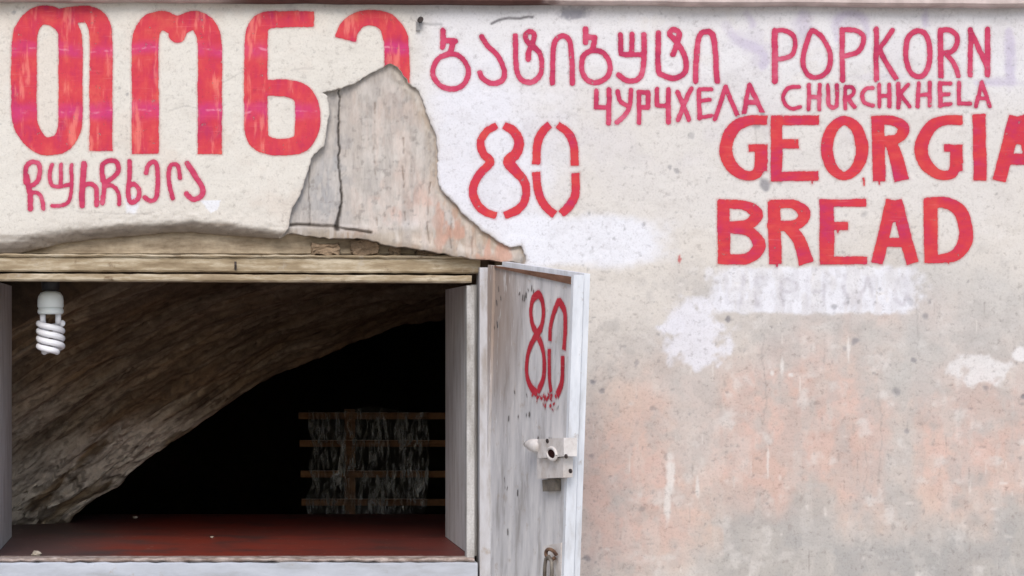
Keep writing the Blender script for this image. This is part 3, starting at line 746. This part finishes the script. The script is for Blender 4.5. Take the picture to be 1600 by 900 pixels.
m_sill = mat_white('white_gloss_paint', srgb(186,190,198), srgb(174,178,186), srgb(158,160,164), .25, 1).m
m_edge = mat_simple('dirty_edge', srgb(128,108,98), srgb(190,176,168), 40, .85)
m_bead = mat_simple('worn_grey_paint', srgb(150,146,140), srgb(198,196,194), 30, .7, (1, 1, .3))

fr = empty('window_frame', W(365, 872, 0.05), 'old painted window frame with stained wooden lintel around the dark opening', 'window frame')
def wbox(name, p0, p1, y0, y1, mat, parent=fr, bev=.002, label=None):
    a = W(*p0); b = W(*p1); bm = bmesh.new()
    box(bm, (min(a.x, b.x), y0, min(a.z, b.z)), (max(a.x, b.x), y1, max(a.z, b.z)))
    return from_bm(name, bm, mat, parent, bevel=bev, label=label)
def plank(name, x0, x1, top, bot, y0, y1, mat, parent=fr, seed=0, sag=0.0, amp=.0007, label=None):
    """a long horizontal timber with slightly uneven edges"""
    rr = random.Random(seed); bm = bmesh.new(); N = 60; prev = None
    for i in range(N + 1):
        px = x0 + (x1 - x0) * i / N; a = W(px, top); b = W(px, bot); dz = sag * (i / N)
        j, k = rr.uniform(-amp, amp), rr.uniform(-amp, amp); e = .003
        ring = [bm.verts.new(p) for p in ((a.x, y1, a.z - dz), (a.x, y0 + e, a.z - dz + j), (a.x, y0, a.z - dz - e + j), (a.x, y0 + j * .4, b.z - dz + e + k), (a.x, y0 + e, b.z - dz + k), (a.x, y1, b.z - dz))]
        if prev:
            for q in range(6): bm.faces.new((prev[q], prev[(q+1) % 6], ring[(q+1) % 6], ring[q]))
        else: bm.faces.new(ring)
        prev = ring
    bm.faces.new(list(reversed(prev)))
    return from_bm(name, bm, mat, parent, label=label)
plank('header_board', -46, 764, 352, 397, .040, .058, m_head, seed=1, label='weathered board below the arch')
plank('lintel', -46, 752, 400, 423.5, .016, .058, m_beam.m, seed=2, sag=.004)
plank('lintel_trim', -46, 738, 427, 438, .010, .10, m_beam.m, seed=3, sag=.004)
plank('lintel_batten', -46, 750, 396, 400.5, .010, .039, m_beam.m, seed=5, sag=.004, amp=.001)
m_rub = mat_simple('broken_brick', srgb(98,82,66), srgb(156,134,110), 30, .95, bump=.6)
rr5 = random.Random(12)
for x0, y0, x1, y1 in ((489,380,531,397),(551,374,592,397),(611,384,626,398),(652,391,690,399)):
    bm = bmesh.new(); a = W(x0, y0); b = W(x1, y1); box(bm, (a.x, .020 + rr5.uniform(0, .012), b.z), (b.x, .045, a.z))
    bmesh.ops.subdivide_edges(bm, edges=bm.edges[:], cuts=4, use_grid_fill=True)
    for v in bm.verts: v.co += Vector((rr5.uniform(-1,1), rr5.uniform(-1,1), rr5.uniform(-1,1))) * .0032
    from_bm('broken_brick', bm, m_rub, wall)
wbox('jamb', (-40, 438), (-11, 872), .012, .542, m_jamb)
# right jamb: inner board, raised bead on its front edge
bm = bmesh.new(); a = W(741, 444); b = W(756, 872)
box(bm, (XR + .000, .05, b.z), (XR + .020, .542, a.z)); from_bm('jamb', bm, m_jamb, fr, bevel=.002)
bm = bmesh.new(); box(bm, (XR - .012, .012, b.z), (XR + .003, .047, W(0, 446).z)); from_bm('bead', bm, m_bead, fr, bevel=.004)
bm = bmesh.new(); box(bm, (W(749, 0).x, -.006, W(0, 960).z), (W(767, 0).x, .058, W(0, 418).z)); from_bm('post', bm, mat_white('dirty_white_paint', srgb(196,196,200), srgb(182,180,182), srgb(150,140,132)).m, fr, bevel=.003)
plank('sill', -46, 745, 878.5, 940, -.014, .05, m_sill, seed=6, amp=.0015)
plank('sill_edge', -46, 741, 872.0, 877.8, -.006, .05, m_edge, seed=7, amp=.0018)
bm = bmesh.new(); c = W(368, 420, 0); tube(bm, [c + Vector((0, .02, 0)), c + Vector((0, .008, 0)), c + Vector((0, .004, .008)), c + Vector((0, .006, .014))], .0022, 6); from_bm('hook', bm, m_iron, fr)

# ------------------------------------------------------------------ red counter behind the sill
t = NT('oxide_red_paint')
n = t.noise(scale=7, detail=7, rough=.65); n2 = t.noise(scale=60, detail=5)
c = t.ramp(n, [(.36, srgb(84,52,48)), (.48, srgb(118,52,42)), (.62, srgb(130,52,38))])
xo = t.sep()[0]; c = t.mix(t.mrange(t.math('ADD', xo, t.math('MULTIPLY', n, .3)), -.80, -.50, .85, 0), c, srgb(80,68,68)); c = t.mix(t.mrange(t.math('ADD', xo, t.math('MULTIPLY', n, .3)), -.32, .05, 0, .6), c, srgb(80,46,44))
n5 = t.noise(t.map(2, 9, 1), scale=9, detail=7, rough=.75); c = t.mix(t.mrange(n5, .56, .70, 0, .6), c, srgb(104,76,66)); c = t.mix(t.mrange(n2, .64, .74, 0, .6), c, srgb(186,164,150)); t.bump(t.math('ADD', n, n2), .3, .002); t.base(c, .5, .3)
ct = empty('counter', W(365, 872, .6), 'dark red painted counter board behind the window sill', 'counter')
bm = bmesh.new(); box(bm, (XL - .0, .052, ZB - .035), (XR - .0, .541, ZB - .001)); box(bm, (X0 + .3, .545, ZB - .035), (X1 - .9, 1.27, ZB - .001))
from_bm('counter_top', bm, t.m, ct, bevel=.002)
bm = bmesh.new(); box(bm, (X0 + .35, .56, 0), (X1 - .95, 1.2, ZB - .036)); from_bm('counter_base', bm, m_room, ct)

m_crumb = mat_simple('bread_crumb', srgb(150,138,122), srgb(182,172,158), 60, .9)
for i_, (px_, d_, r_, lab) in enumerate(((211, 1.12, .0045, 'tiny pale crumb near the back edge of the red counter'), (331, .52, .003, 'tiny pale crumb nearest the middle of the red counter'), (56, .03, .008, 'pale plaster crumb lying at the left front corner of the red counter'))):
    q_ = W(px_, 500, d_); bm = bmesh.new(); bmesh.ops.create_icosphere(bm, subdivisions=2, radius=r_)
    for v in bm.verts: v.co = Vector((v.co.x * 1.4, v.co.y, v.co.z * .7)) * random.uniform(.8, 1.2)
    o = from_bm('crumb', bm, m_crumb); o.location = (q_.x, max(q_.y, .06), ZB - .001 + r_ * .6); tag(o, lab, 'crumb', 'crumbs on the counter')

# ------------------------------------------------------------------ vault inside
def vault():
    back = [(92,842),(117,808),(140,786),(160,775),(185,760),(225,722),(270,690),(332,650),(400,607),(450,580),(500,555),(565,532),(612,515),(687,497),(760,486),(860,486)]
    front = [(-430,930),(-370,840),(-290,745),(-190,655),(-80,572),(40,500),(170,440),(300,398),(420,372),(530,356),(650,346),(800,342)]
    def resample(c, n):
        c = catmull(c, n=10); d = np.concatenate([[0], np.cumsum(np.hypot(*np.diff(c, axis=0).T))])
        s = np.linspace(0, d[-1], n); return np.stack([np.interp(s, d, c[:, 0]), np.interp(s, d, c[:, 1])], 1)
    NU, NV = 420, 200
    b, f = resample(back, NU), resample(front, NU)
    Bw = np.array([W(x, y, .98) for x, y in b]); Fw = np.array([W(x, y, .58) for x, y in f])
    v = np.linspace(0, 1, NV)[:, None, None]
    P = Fw[None] * (1 - v) + Bw[None] * v
    U, V = np.meshgrid(np.linspace(0, 156, NU), np.linspace(0, 176, NV))
    wob = (fbm(U, V, 26, 3, 300) - .5) * 16; Vw = V + wob + U * .10
    str1 = fbm(U, Vw, 46, 5, 301, sy=8); str2 = fbm(U, Vw, 14, 4, 312, sy=4); lump = fbm(U, V, 9, 4, 302); grit = fbm(U, V, 2.2, 3, 313); big = fbm(U, V, 40, 3, 320)
    crs = fbm(U, Vw, 70, 4, 330, sy=7); groove = sstep(.035, .004, np.abs(crs - .5)) + .8 * sstep(.03, .004, np.abs(crs - .42)) + .7 * sstep(.03, .004, np.abs(crs - .58))
    groove = groove * sstep(.35, .55, fbm(U, V, 18, 3, 331))
    n = (str1 - .5) * .02 + (str2 - .5) * .005 + (crs - .5) * .05 + (lump - .5) * .03 + (grit - .5) * .008 + (big - .5) * .05 + groove * .010
    P[:, :, 0] += n * .45; P[:, :, 2] += n * .75; P[:, :, 1] += (lump - .5) * .02
    ch = (fbm(U, V, 7, 3, 303) - .5) * .07 * sstep(40, 0, U); P[:, :, 0] += ch; P[:, :, 1] += ch
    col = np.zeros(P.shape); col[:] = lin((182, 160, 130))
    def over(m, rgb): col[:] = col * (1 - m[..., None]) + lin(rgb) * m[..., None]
    over(sstep(.47, .58, str1) * .7, (206, 190, 164)); over(sstep(.50, .40, str1) * .75, (104, 88, 72))
    over(sstep(.56, .66, str2) * .3, (104, 90, 76)); over(groove * .75, (62, 52, 44)); over(sstep(.56, .68, lump) * .5, (150, 124, 92)); over(sstep(.46, .36, lump) * .5, (108, 92, 76))
    over(sstep(.54, .66, fbm(U, V, 22, 4, 305)) * .45, (166, 134, 98))
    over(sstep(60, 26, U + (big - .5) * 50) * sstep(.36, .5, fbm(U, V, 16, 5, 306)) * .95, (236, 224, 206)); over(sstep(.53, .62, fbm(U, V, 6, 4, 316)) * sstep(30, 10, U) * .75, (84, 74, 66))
    over(sstep(.56, .66, grit) * .5, (84, 72, 62))
    over(sstep(30, 105, U + (big - .5) * 90 + (str1 - .5) * 60) * .8, (76, 62, 48))  # sooty brown and the dimness of the upper vault, both put into the colour
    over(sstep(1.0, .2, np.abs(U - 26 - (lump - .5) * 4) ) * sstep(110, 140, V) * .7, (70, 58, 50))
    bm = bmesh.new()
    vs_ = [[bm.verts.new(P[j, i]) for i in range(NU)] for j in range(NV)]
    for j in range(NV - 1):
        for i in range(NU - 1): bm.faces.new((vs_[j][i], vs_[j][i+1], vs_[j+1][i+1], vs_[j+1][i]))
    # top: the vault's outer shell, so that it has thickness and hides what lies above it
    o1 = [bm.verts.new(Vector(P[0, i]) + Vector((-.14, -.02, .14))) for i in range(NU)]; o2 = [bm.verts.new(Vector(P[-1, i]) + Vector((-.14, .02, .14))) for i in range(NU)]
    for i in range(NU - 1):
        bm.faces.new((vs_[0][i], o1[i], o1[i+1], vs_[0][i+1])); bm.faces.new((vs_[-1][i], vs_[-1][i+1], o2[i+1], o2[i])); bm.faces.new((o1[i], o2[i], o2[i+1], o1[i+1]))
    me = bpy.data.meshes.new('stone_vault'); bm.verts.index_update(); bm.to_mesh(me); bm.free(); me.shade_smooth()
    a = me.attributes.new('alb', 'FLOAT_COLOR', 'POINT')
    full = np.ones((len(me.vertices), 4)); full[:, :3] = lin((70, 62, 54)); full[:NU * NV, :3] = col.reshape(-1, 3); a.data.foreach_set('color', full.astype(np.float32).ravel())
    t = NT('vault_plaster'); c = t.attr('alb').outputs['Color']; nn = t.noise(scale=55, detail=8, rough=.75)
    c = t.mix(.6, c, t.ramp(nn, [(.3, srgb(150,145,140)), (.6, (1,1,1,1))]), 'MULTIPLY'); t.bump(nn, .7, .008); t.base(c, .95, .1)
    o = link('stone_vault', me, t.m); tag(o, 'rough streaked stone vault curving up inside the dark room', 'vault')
vault()

# ------------------------------------------------------------------ slatted rack and plastic sheet in the dark
m_slat = mat_simple('pine_slat', srgb(128,86,58), srgb(170,124,88), 8, .8, (1, 4, 6))
rk = empty('slatted_rack', W(600, 1400, 1.95), 'slatted wooden rack standing in the dark behind the counter', 'rack')
rk.location.z = 0; 
d = 1.9
yr = [650, 693, 741, 785, 832, 880]
for k, y in enumerate(yr):
    a = W(467 + k * 1.5, y - 5, d); b = W(860, y + 5, d); bm = bmesh.new(); box(bm, (a.x, d, b.z), (b.x, d + .02, a.z)); from_bm('slat', bm, m_slat, rk, bevel=.002)
for x in (548, 830):
    a = W(x - 8, 640, d); b = W(x + 8, 640, d); bm = bmesh.new(); box(bm, (a.x, d + .022, 0), (b.x, d + .06, a.z)); from_bm('rack_post', bm, m_slat, rk, bevel=.002)
t = NT('clear_plastic'); n = t.noise(t.map(3, 1, .7), scale=22, detail=6, rough=.7)
t.base(t.ramp(n, [(.35, srgb(90,84,80)), (.65, srgb(210,208,206))]), .22, .6); t.link(t.mrange(n, .42, .72, .06, .7), t.b.inputs['Alpha'])
NU, NV = 70, 60; bm = bmesh.new(); g = []
for j in range(NV):
    row = []
    for i in range(NU):
        u, v = i / (NU - 1), j / (NV - 1); p = W(484 + 182 * u + 4 * math.sin(v * 5), 640 + 172 * v + 5 * math.sin(u * 9), d - .03)
        p.y += .05 * (vnoise(np.array(u * 9 + v), np.array(v * 2.2), 5) - .5) + .03 * (vnoise(np.array(u * 20 + v * 5), np.array(v * 7), 6) - .5); p.x += .02 * (vnoise(np.array(u * 5), np.array(v * 6), 7) - .5)
        row.append(bm.verts.new(p))
    g.append(row)
for j in range(NV - 1):
    for i in range(NU - 1): bm.faces.new((g[j][i], g[j][i+1], g[j+1][i+1], g[j+1][i]))
o = from_bm('plastic_sheet', bm, t.m, smooth=True); tag(o, 'crumpled clear plastic sheet hung over the front of the wooden rack', 'plastic sheet')
sm = o.modifiers.new('thickness', 'SOLIDIFY'); sm.thickness = .0008

# ------------------------------------------------------------------ lamp: spiral bulb
dl = .13
ppm = D * PXM / (D + dl)
lb = empty('light_bulb', W(78, 437, dl), 'white spiral energy saving bulb hanging at the left of the opening', 'light bulb')
c0 = W(79, 500, dl)
H = lambda py: W(79, py, dl).z - c0.z
t = NT('white_plastic'); m_cap = t.base(srgb(226,232,230), .4, .4)
t = NT('white_glass'); m_tube = t.base(srgb(236,236,240), .25, .5)
t = NT('black_bakelite'); m_blk = t.base(srgb(34,32,34), .5, .4)
r1 = 20.5 / ppm
bm = bmesh.new(); lathe(bm, [(.0075, H(455)), (.4 * r1, H(454.5)), (.75 * r1, H(457)), (.95 * r1, H(463)), (r1, H(470)), (r1, H(479)), (.96 * r1, H(480.5))], c0); cap = from_bm('ballast', bm, m_cap, lb, smooth=True)
bm = bmesh.new(); lathe(bm, [(.93 * r1, H(480.7)), (.94 * r1, H(483)), (r1, H(484)), (r1, H(488.5)), (.9 * r1, H(491))], c0); from_bm('collar', bm, m_cap, lb, smooth=True)
for s in (-1, 1):
    bm = bmesh.new(); x = c0.x + s * 12 / ppm; tube(bm, [(x, c0.y, c0.z + H(490)), (x, c0.y, c0.z + H(506))], 4.6 / ppm, 12); from_bm('tube_end', bm, m_tube, lb, smooth=True)
rc, rt = 18.2 / ppm, 4.9 / ppm
for s in (0, 1):
    bm = bmesh.new(); pts = []; turns = 1.9; N = 90
    for k in range(N + 1):
        q = k / N; a = math.pi * s + math.pi * 0 + q * turns * 2 * math.pi; rr_ = rc * (1 if q < .93 else 1 - (q - .93) * 4)
        pts.append((c0.x + rr_ * math.cos(a), c0.y + rr_ * math.sin(a), c0.z + H(505 + q * 45)))
    tube(bm, pts, rt, 10); from_bm('spiral_tube', bm, m_tube, lb, smooth=True)
bm = bmesh.new(); lathe(bm, [(.006, H(425)), (13 / ppm, H(432)), (14.5 / ppm, H(440)), (13.5 / ppm, H(454))], c0); from_bm('lamp_holder', bm, m_blk, lb, smooth=True)
bm = bmesh.new(); tube(bm, [(c0.x, c0.y, c0.z + H(426)), (c0.x + .001, c0.y, c0.z + H(405)), (c0.x, c0.y, ZT + .002)], .003, 8); from_bm('cord', bm, m_blk, lb)

# ------------------------------------------------------------------ open shutter door
TH, SAG = R(75.5), R(4.8)
hinge = W(767, 413, -.008); hinge.y = -.008
DM = Matrix.Translation(hinge) @ Matrix.Rotation(-TH, 4, 'Z') @ Matrix.Rotation(SAG, 4, 'Y')
DI = DM.inverted()
def dl_(px, py, y=0.0):
    """photo pixel -> point of the door's own plane at local depth y"""
    a = DI @ CAM; b = DI @ W(px, py, 0.0); r = b - a; t_ = (y - a.y) / r.y; p = a + r * t_
    return (p.x, p.z)
L = dl_(890, 600)[0]
door = empty('shutter_door', hinge, 'narrow grey white shutter door standing open, sagging, with a red 80 and a broken lock', 'door', DM)
m_door = NT('chalky_door_paint')
t = m_door
n = t.noise(t.map(5, 5, 1.1), scale=5, detail=7, rough=.65); n2 = t.noise(scale=30, detail=6, rough=.7)
c = t.ramp(n, [(.34, srgb(164,160,158)), (.47, srgb(194,192,193)), (.62, srgb(214,211,210))])
s3 = t.sep()
st = t.math('MULTIPLY', t.mrange(t.math('ADD', s3[0], t.math('MULTIPLY', n, .1)), .08, .30, 1, 0), t.mrange(t.math('ADD', s3[2], t.math('MULTIPLY', n, .1)), -.32, -.06, 0.05, 1))
c = t.mix(t.math('MULTIPLY', st, .85), c, srgb(146,126,112))
c = t.mix(t.mrange(n2, .56, .68, 0, .6), c, srgb(168,154,142)); c = t.mix(t.mrange(t.noise(t.map(8, 8, 1.6), scale=9, detail=5), .58, .68, 0, .6), c, srgb(218,216,215)); t.bump(t.math('ADD', n, n2), .4, .003); t.base(c, .7, .25)
HB = -.66
# panel as a grid so that the stencil can lie on it
def dsheet(name, x0, x1, z0, z1, step, yfun, keepfun, mat, attrs, parent=door, label=None):
    X = np.arange(x0, x1 + step, step); Z = np.arange(z0, z1 + step, step); gx, gz = np.meshgrid(X, Z)
    return sheet(name, gx, gz, yfun(gx, gz), keepfun(gx, gz), mat, parent, attrs(gx, gz), None, 0, True, label)
bm = bmesh.new(); box(bm, (0, 0, HB), (L - .002, .012, -.003)); from_bm('door_panel', bm, m_door.m, door, True, bevel=.0015)
m_stile = mat_white('pale_blue_paint', srgb(228,230,234), srgb(214,217,222), srgb(192,192,194)).m
bm = bmesh.new(); box(bm, (L - .0015, -.003, HB), (L + .010, .0165, .004)); from_bm('stile', bm, m_stile, door, True, bevel=.0015)
bm = bmesh.new(); box(bm, (.01, .0195, HB + .005), (L + .004, .031, .006)); from_bm('cladding', bm, m_stile, door, True, bevel=.002)
bm = bmesh.new(); prism(bm, [(.03, -.001), (L - .003, .000), (L - .003, -.0135), (.03, -.004)], -.0045, -.0003); from_bm('top_strip', bm, mat_simple('bare_brown_wood', srgb(96,66,50), srgb(134,100,82), 10, .85, (1, 1, 5)), door, True)
bm = bmesh.new(); prism(bm, [(.0, -.001), (.028, -.001), (.028, HB), (.0, HB)], -.006, -.0003); from_bm('hinge_stile', bm, m_door.m, door, True, bevel=.002)
# stencilled number
def dS(pts, w, **k):
    P = [dl_(*p) for p in pts]; return S([(a * PXM, -b * PXM) for a, b in P], w, **k)
m_num = mat_paint('red_stencil_paint', [(.34, srgb(178,28,52)), (.5, srgb(204,40,60)), (.68, srgb(214,60,76))], 'v')
strokes = [dS([(841,460),(833,468),(830,488),(833,508),(840,522),(847,540),(851,562),(850,590),(843,609)], 13),
           dS([(843,460),(848,470),(850,490),(847,510),(840,522),(830,540),(825,560),(824,585),(830,604),(838,613)], 13),
           dS([(873,472),(866,490),(861,512),(860,533)], 12, flat=(1,)), dS([(859,545),(859,585),(862,613)], 12, flat=(0, 1)),
           dS([(876,472),(883,487),(884,515),(882,547)], 13, flat=(1,)), dS([(880,556),(879,595),(871,618)], 13, flat=(0, 1))]
r4 = random.Random(9)
for _ in range(26):
    x, y = r4.gauss(853, 9), 615 + abs(r4.gauss(0, 11)); strokes.append(dS([(x, y), (x + r4.uniform(-2, 2), y + r4.uniform(1, 4))], r4.uniform(2.0, 5.5)))
sdf = lambda gx, gz: sd_strokes(gx * PXM + (fbm(gx * PXM, gz * PXM, 20, 3, 401) - .5) * 3, -gz * PXM, strokes)
dsheet('painted_number', .10, L - .012, -.30, -.03, .002, lambda a, b: a * 0 - .0012, lambda a, b: fc(sdf(a, b)) > -3.6, m_num, lambda a, b: {'cov': sdf(a, b)})
scuffs = []
for _ in range(34):
    cxp, cyp, sx_, sy_ = r4.choice([(826,452,6,7), (858,478,2,9), (860,690,8,12), (835,640,20,30), (800,760,14,60), (778,470,5,40), (872,790,5,20)])
    x, y = r4.gauss(cxp, sx_), r4.gauss(cyp, sy_); scuffs.append(dS([(x, y), (x + r4.uniform(-1, 1), y + r4.uniform(1, 7))], r4.uniform(1.6, 4.2)))
m_scuff = mat_paint('grimy_marks', [(.4, srgb(92,86,84)), (.6, srgb(128,120,116))], 'v')
ssd = lambda gx, gz: sd_strokes(gx * PXM, -gz * PXM, scuffs)
dsheet('scuff_marks', .01, L - .012, -.60, -.02, .002, lambda a, b: a * 0 - .0008, lambda a, b: fc(ssd(a, b)) > -2.0, m_scuff, lambda a, b: {'cov': ssd(a, b)})
# lock: case with bolt nose, key hole, lower cover and keep
m_lock = mat_white('chipped_white_metal', srgb(220,214,210), srgb(206,200,196), srgb(186,176,168), 1, 1, srgb(150,116,92)).m
m_old = mat_simple('bare_grey_metal', srgb(104,98,90), srgb(142,134,124), 40, .6, metal=.3)
def px2(pts, y=-.016): return [dl_(x, yy, y) for x, yy in pts]
lk = bmesh.new(); prism(lk, px2([(848,686),(889,684),(889,713),(848,716)]), -.026, -.0005); lock = from_bm('lock_case', lk, m_lock, door, True, bevel=.005)
bm = bmesh.new(); (ax_, az_), (bx_, bz_) = dl_(849, 698, -.016), dl_(822, 694, -.016)
q_ = [(0, .0125), (.55, .0125), (.72, .0105), (.86, .0075), (.97, .005), (1.0, .003)]
tube(bm, [(ax_ + (bx_ - ax_) * u, -.016, az_ + (bz_ - az_) * u) for u, r in q_], [r for u, r in q_], 16); from_bm('lock_nose', bm, m_lock, lock, True, smooth=True)
bm = bmesh.new(); tube(bm, [(ax_ + (bx_ - ax_) * u, -.016, az_ + (bz_ - az_) * u) for u in (.93, 1.06)], [.0066, .003], 12); from_bm('nose_tip', bm, m_old, lock, True, smooth=True)
bm = bmesh.new(); cx, cz = dl_(863, 709, -.026)
tube(bm, [(cx + .021 * math.cos(a), -.0268, cz + .0105 * math.sin(a)) for a in [2*math.pi*k/24 for k in range(25)]], .003, 8, False); from_bm('key_ring', bm, m_lock, lock, True, smooth=True)
bm = bmesh.new(); cx, cz = dl_(863, 709, -.0262)
prism(bm, [(cx + .019 * math.cos(a), cz + .0085 * math.sin(a)) for a in [2*math.pi*k/20 for k in range(20)]], -.0272, -.0262); from_bm('key_hole', bm, NT('rust_hole').base(srgb(44,20,18), .9, .1), lock, True)
bm = bmesh.new(); prism(bm, px2([(846,717),(888,714.5),(887,746),(847,748)], -.01), -.019, -.0005); from_bm('lock_cover', bm, m_lock, lock, True, bevel=.006)
bm = bmesh.new(); prism(bm, px2([(851,749.5),(872,748.5),(872,767),(852,768)], -.006), -.011, -.0005); from_bm('lock_keep', bm, m_old, lock, True, bevel=.002)
for x, y in ((855,689),(885,736),(884,713)):
    bm = bmesh.new(); cx, cz = dl_(x, y, -.027); prism(bm, [(cx + .006 * math.cos(a), cz + .004 * math.sin(a)) for a in [2*math.pi*k/10 for k in range(10)]], -.0275 if y < 714 else -.0205, -.0255 if y < 714 else -.018); from_bm('screw', bm, m_iron, lock, True)
# hasp plate and staple
bm = bmesh.new(); prism(bm, px2([(851,853),(878,848),(878,930),(852,934)], -.002), -.004, -.0004); hasp = from_bm('hasp', bm, m_lock, door, True, bevel=.001)
bm = bmesh.new(); cx, cz = dl_(864, 866, -.01)
tube(bm, [(cx + .014 * math.cos(a), -.009 - .009 * math.sin(a * .5), cz + .009 * math.sin(a)) for a in [2*math.pi*k/24 for k in range(23)]], .0034, 8); from_bm('staple', bm, mat_simple('rust', srgb(70,50,42), srgb(128,100,80), 90, .85), hasp, True, smooth=True)
# padlock hanging from the staple
pl = empty('padlock', (DM @ Vector((cx, -.018, cz - .05))), 'rusty padlock hanging from the hasp at the bottom of the shutter door', 'padlock', DM @ Matrix.Translation((cx, -.018, cz - .045)))
bm = bmesh.new(); box(bm, (-.028, -.008, -.05), (.028, .008, -.004)); from_bm('lock_body', bm, mat_simple('rusty_brass', srgb(150,120,100), srgb(196,176,158), 40, .6, metal=.2), pl, True, bevel=.004)
bm = bmesh.new(); tube(bm, [(-.017, 0, -.006), (-.017, 0, .02), (-.013, 0, .034), (0, 0, .041), (.013, 0, .034), (.017, 0, .02), (.017, 0, -.006)], .0036, 8); from_bm('shackle', bm, m_old, pl, True, smooth=True)
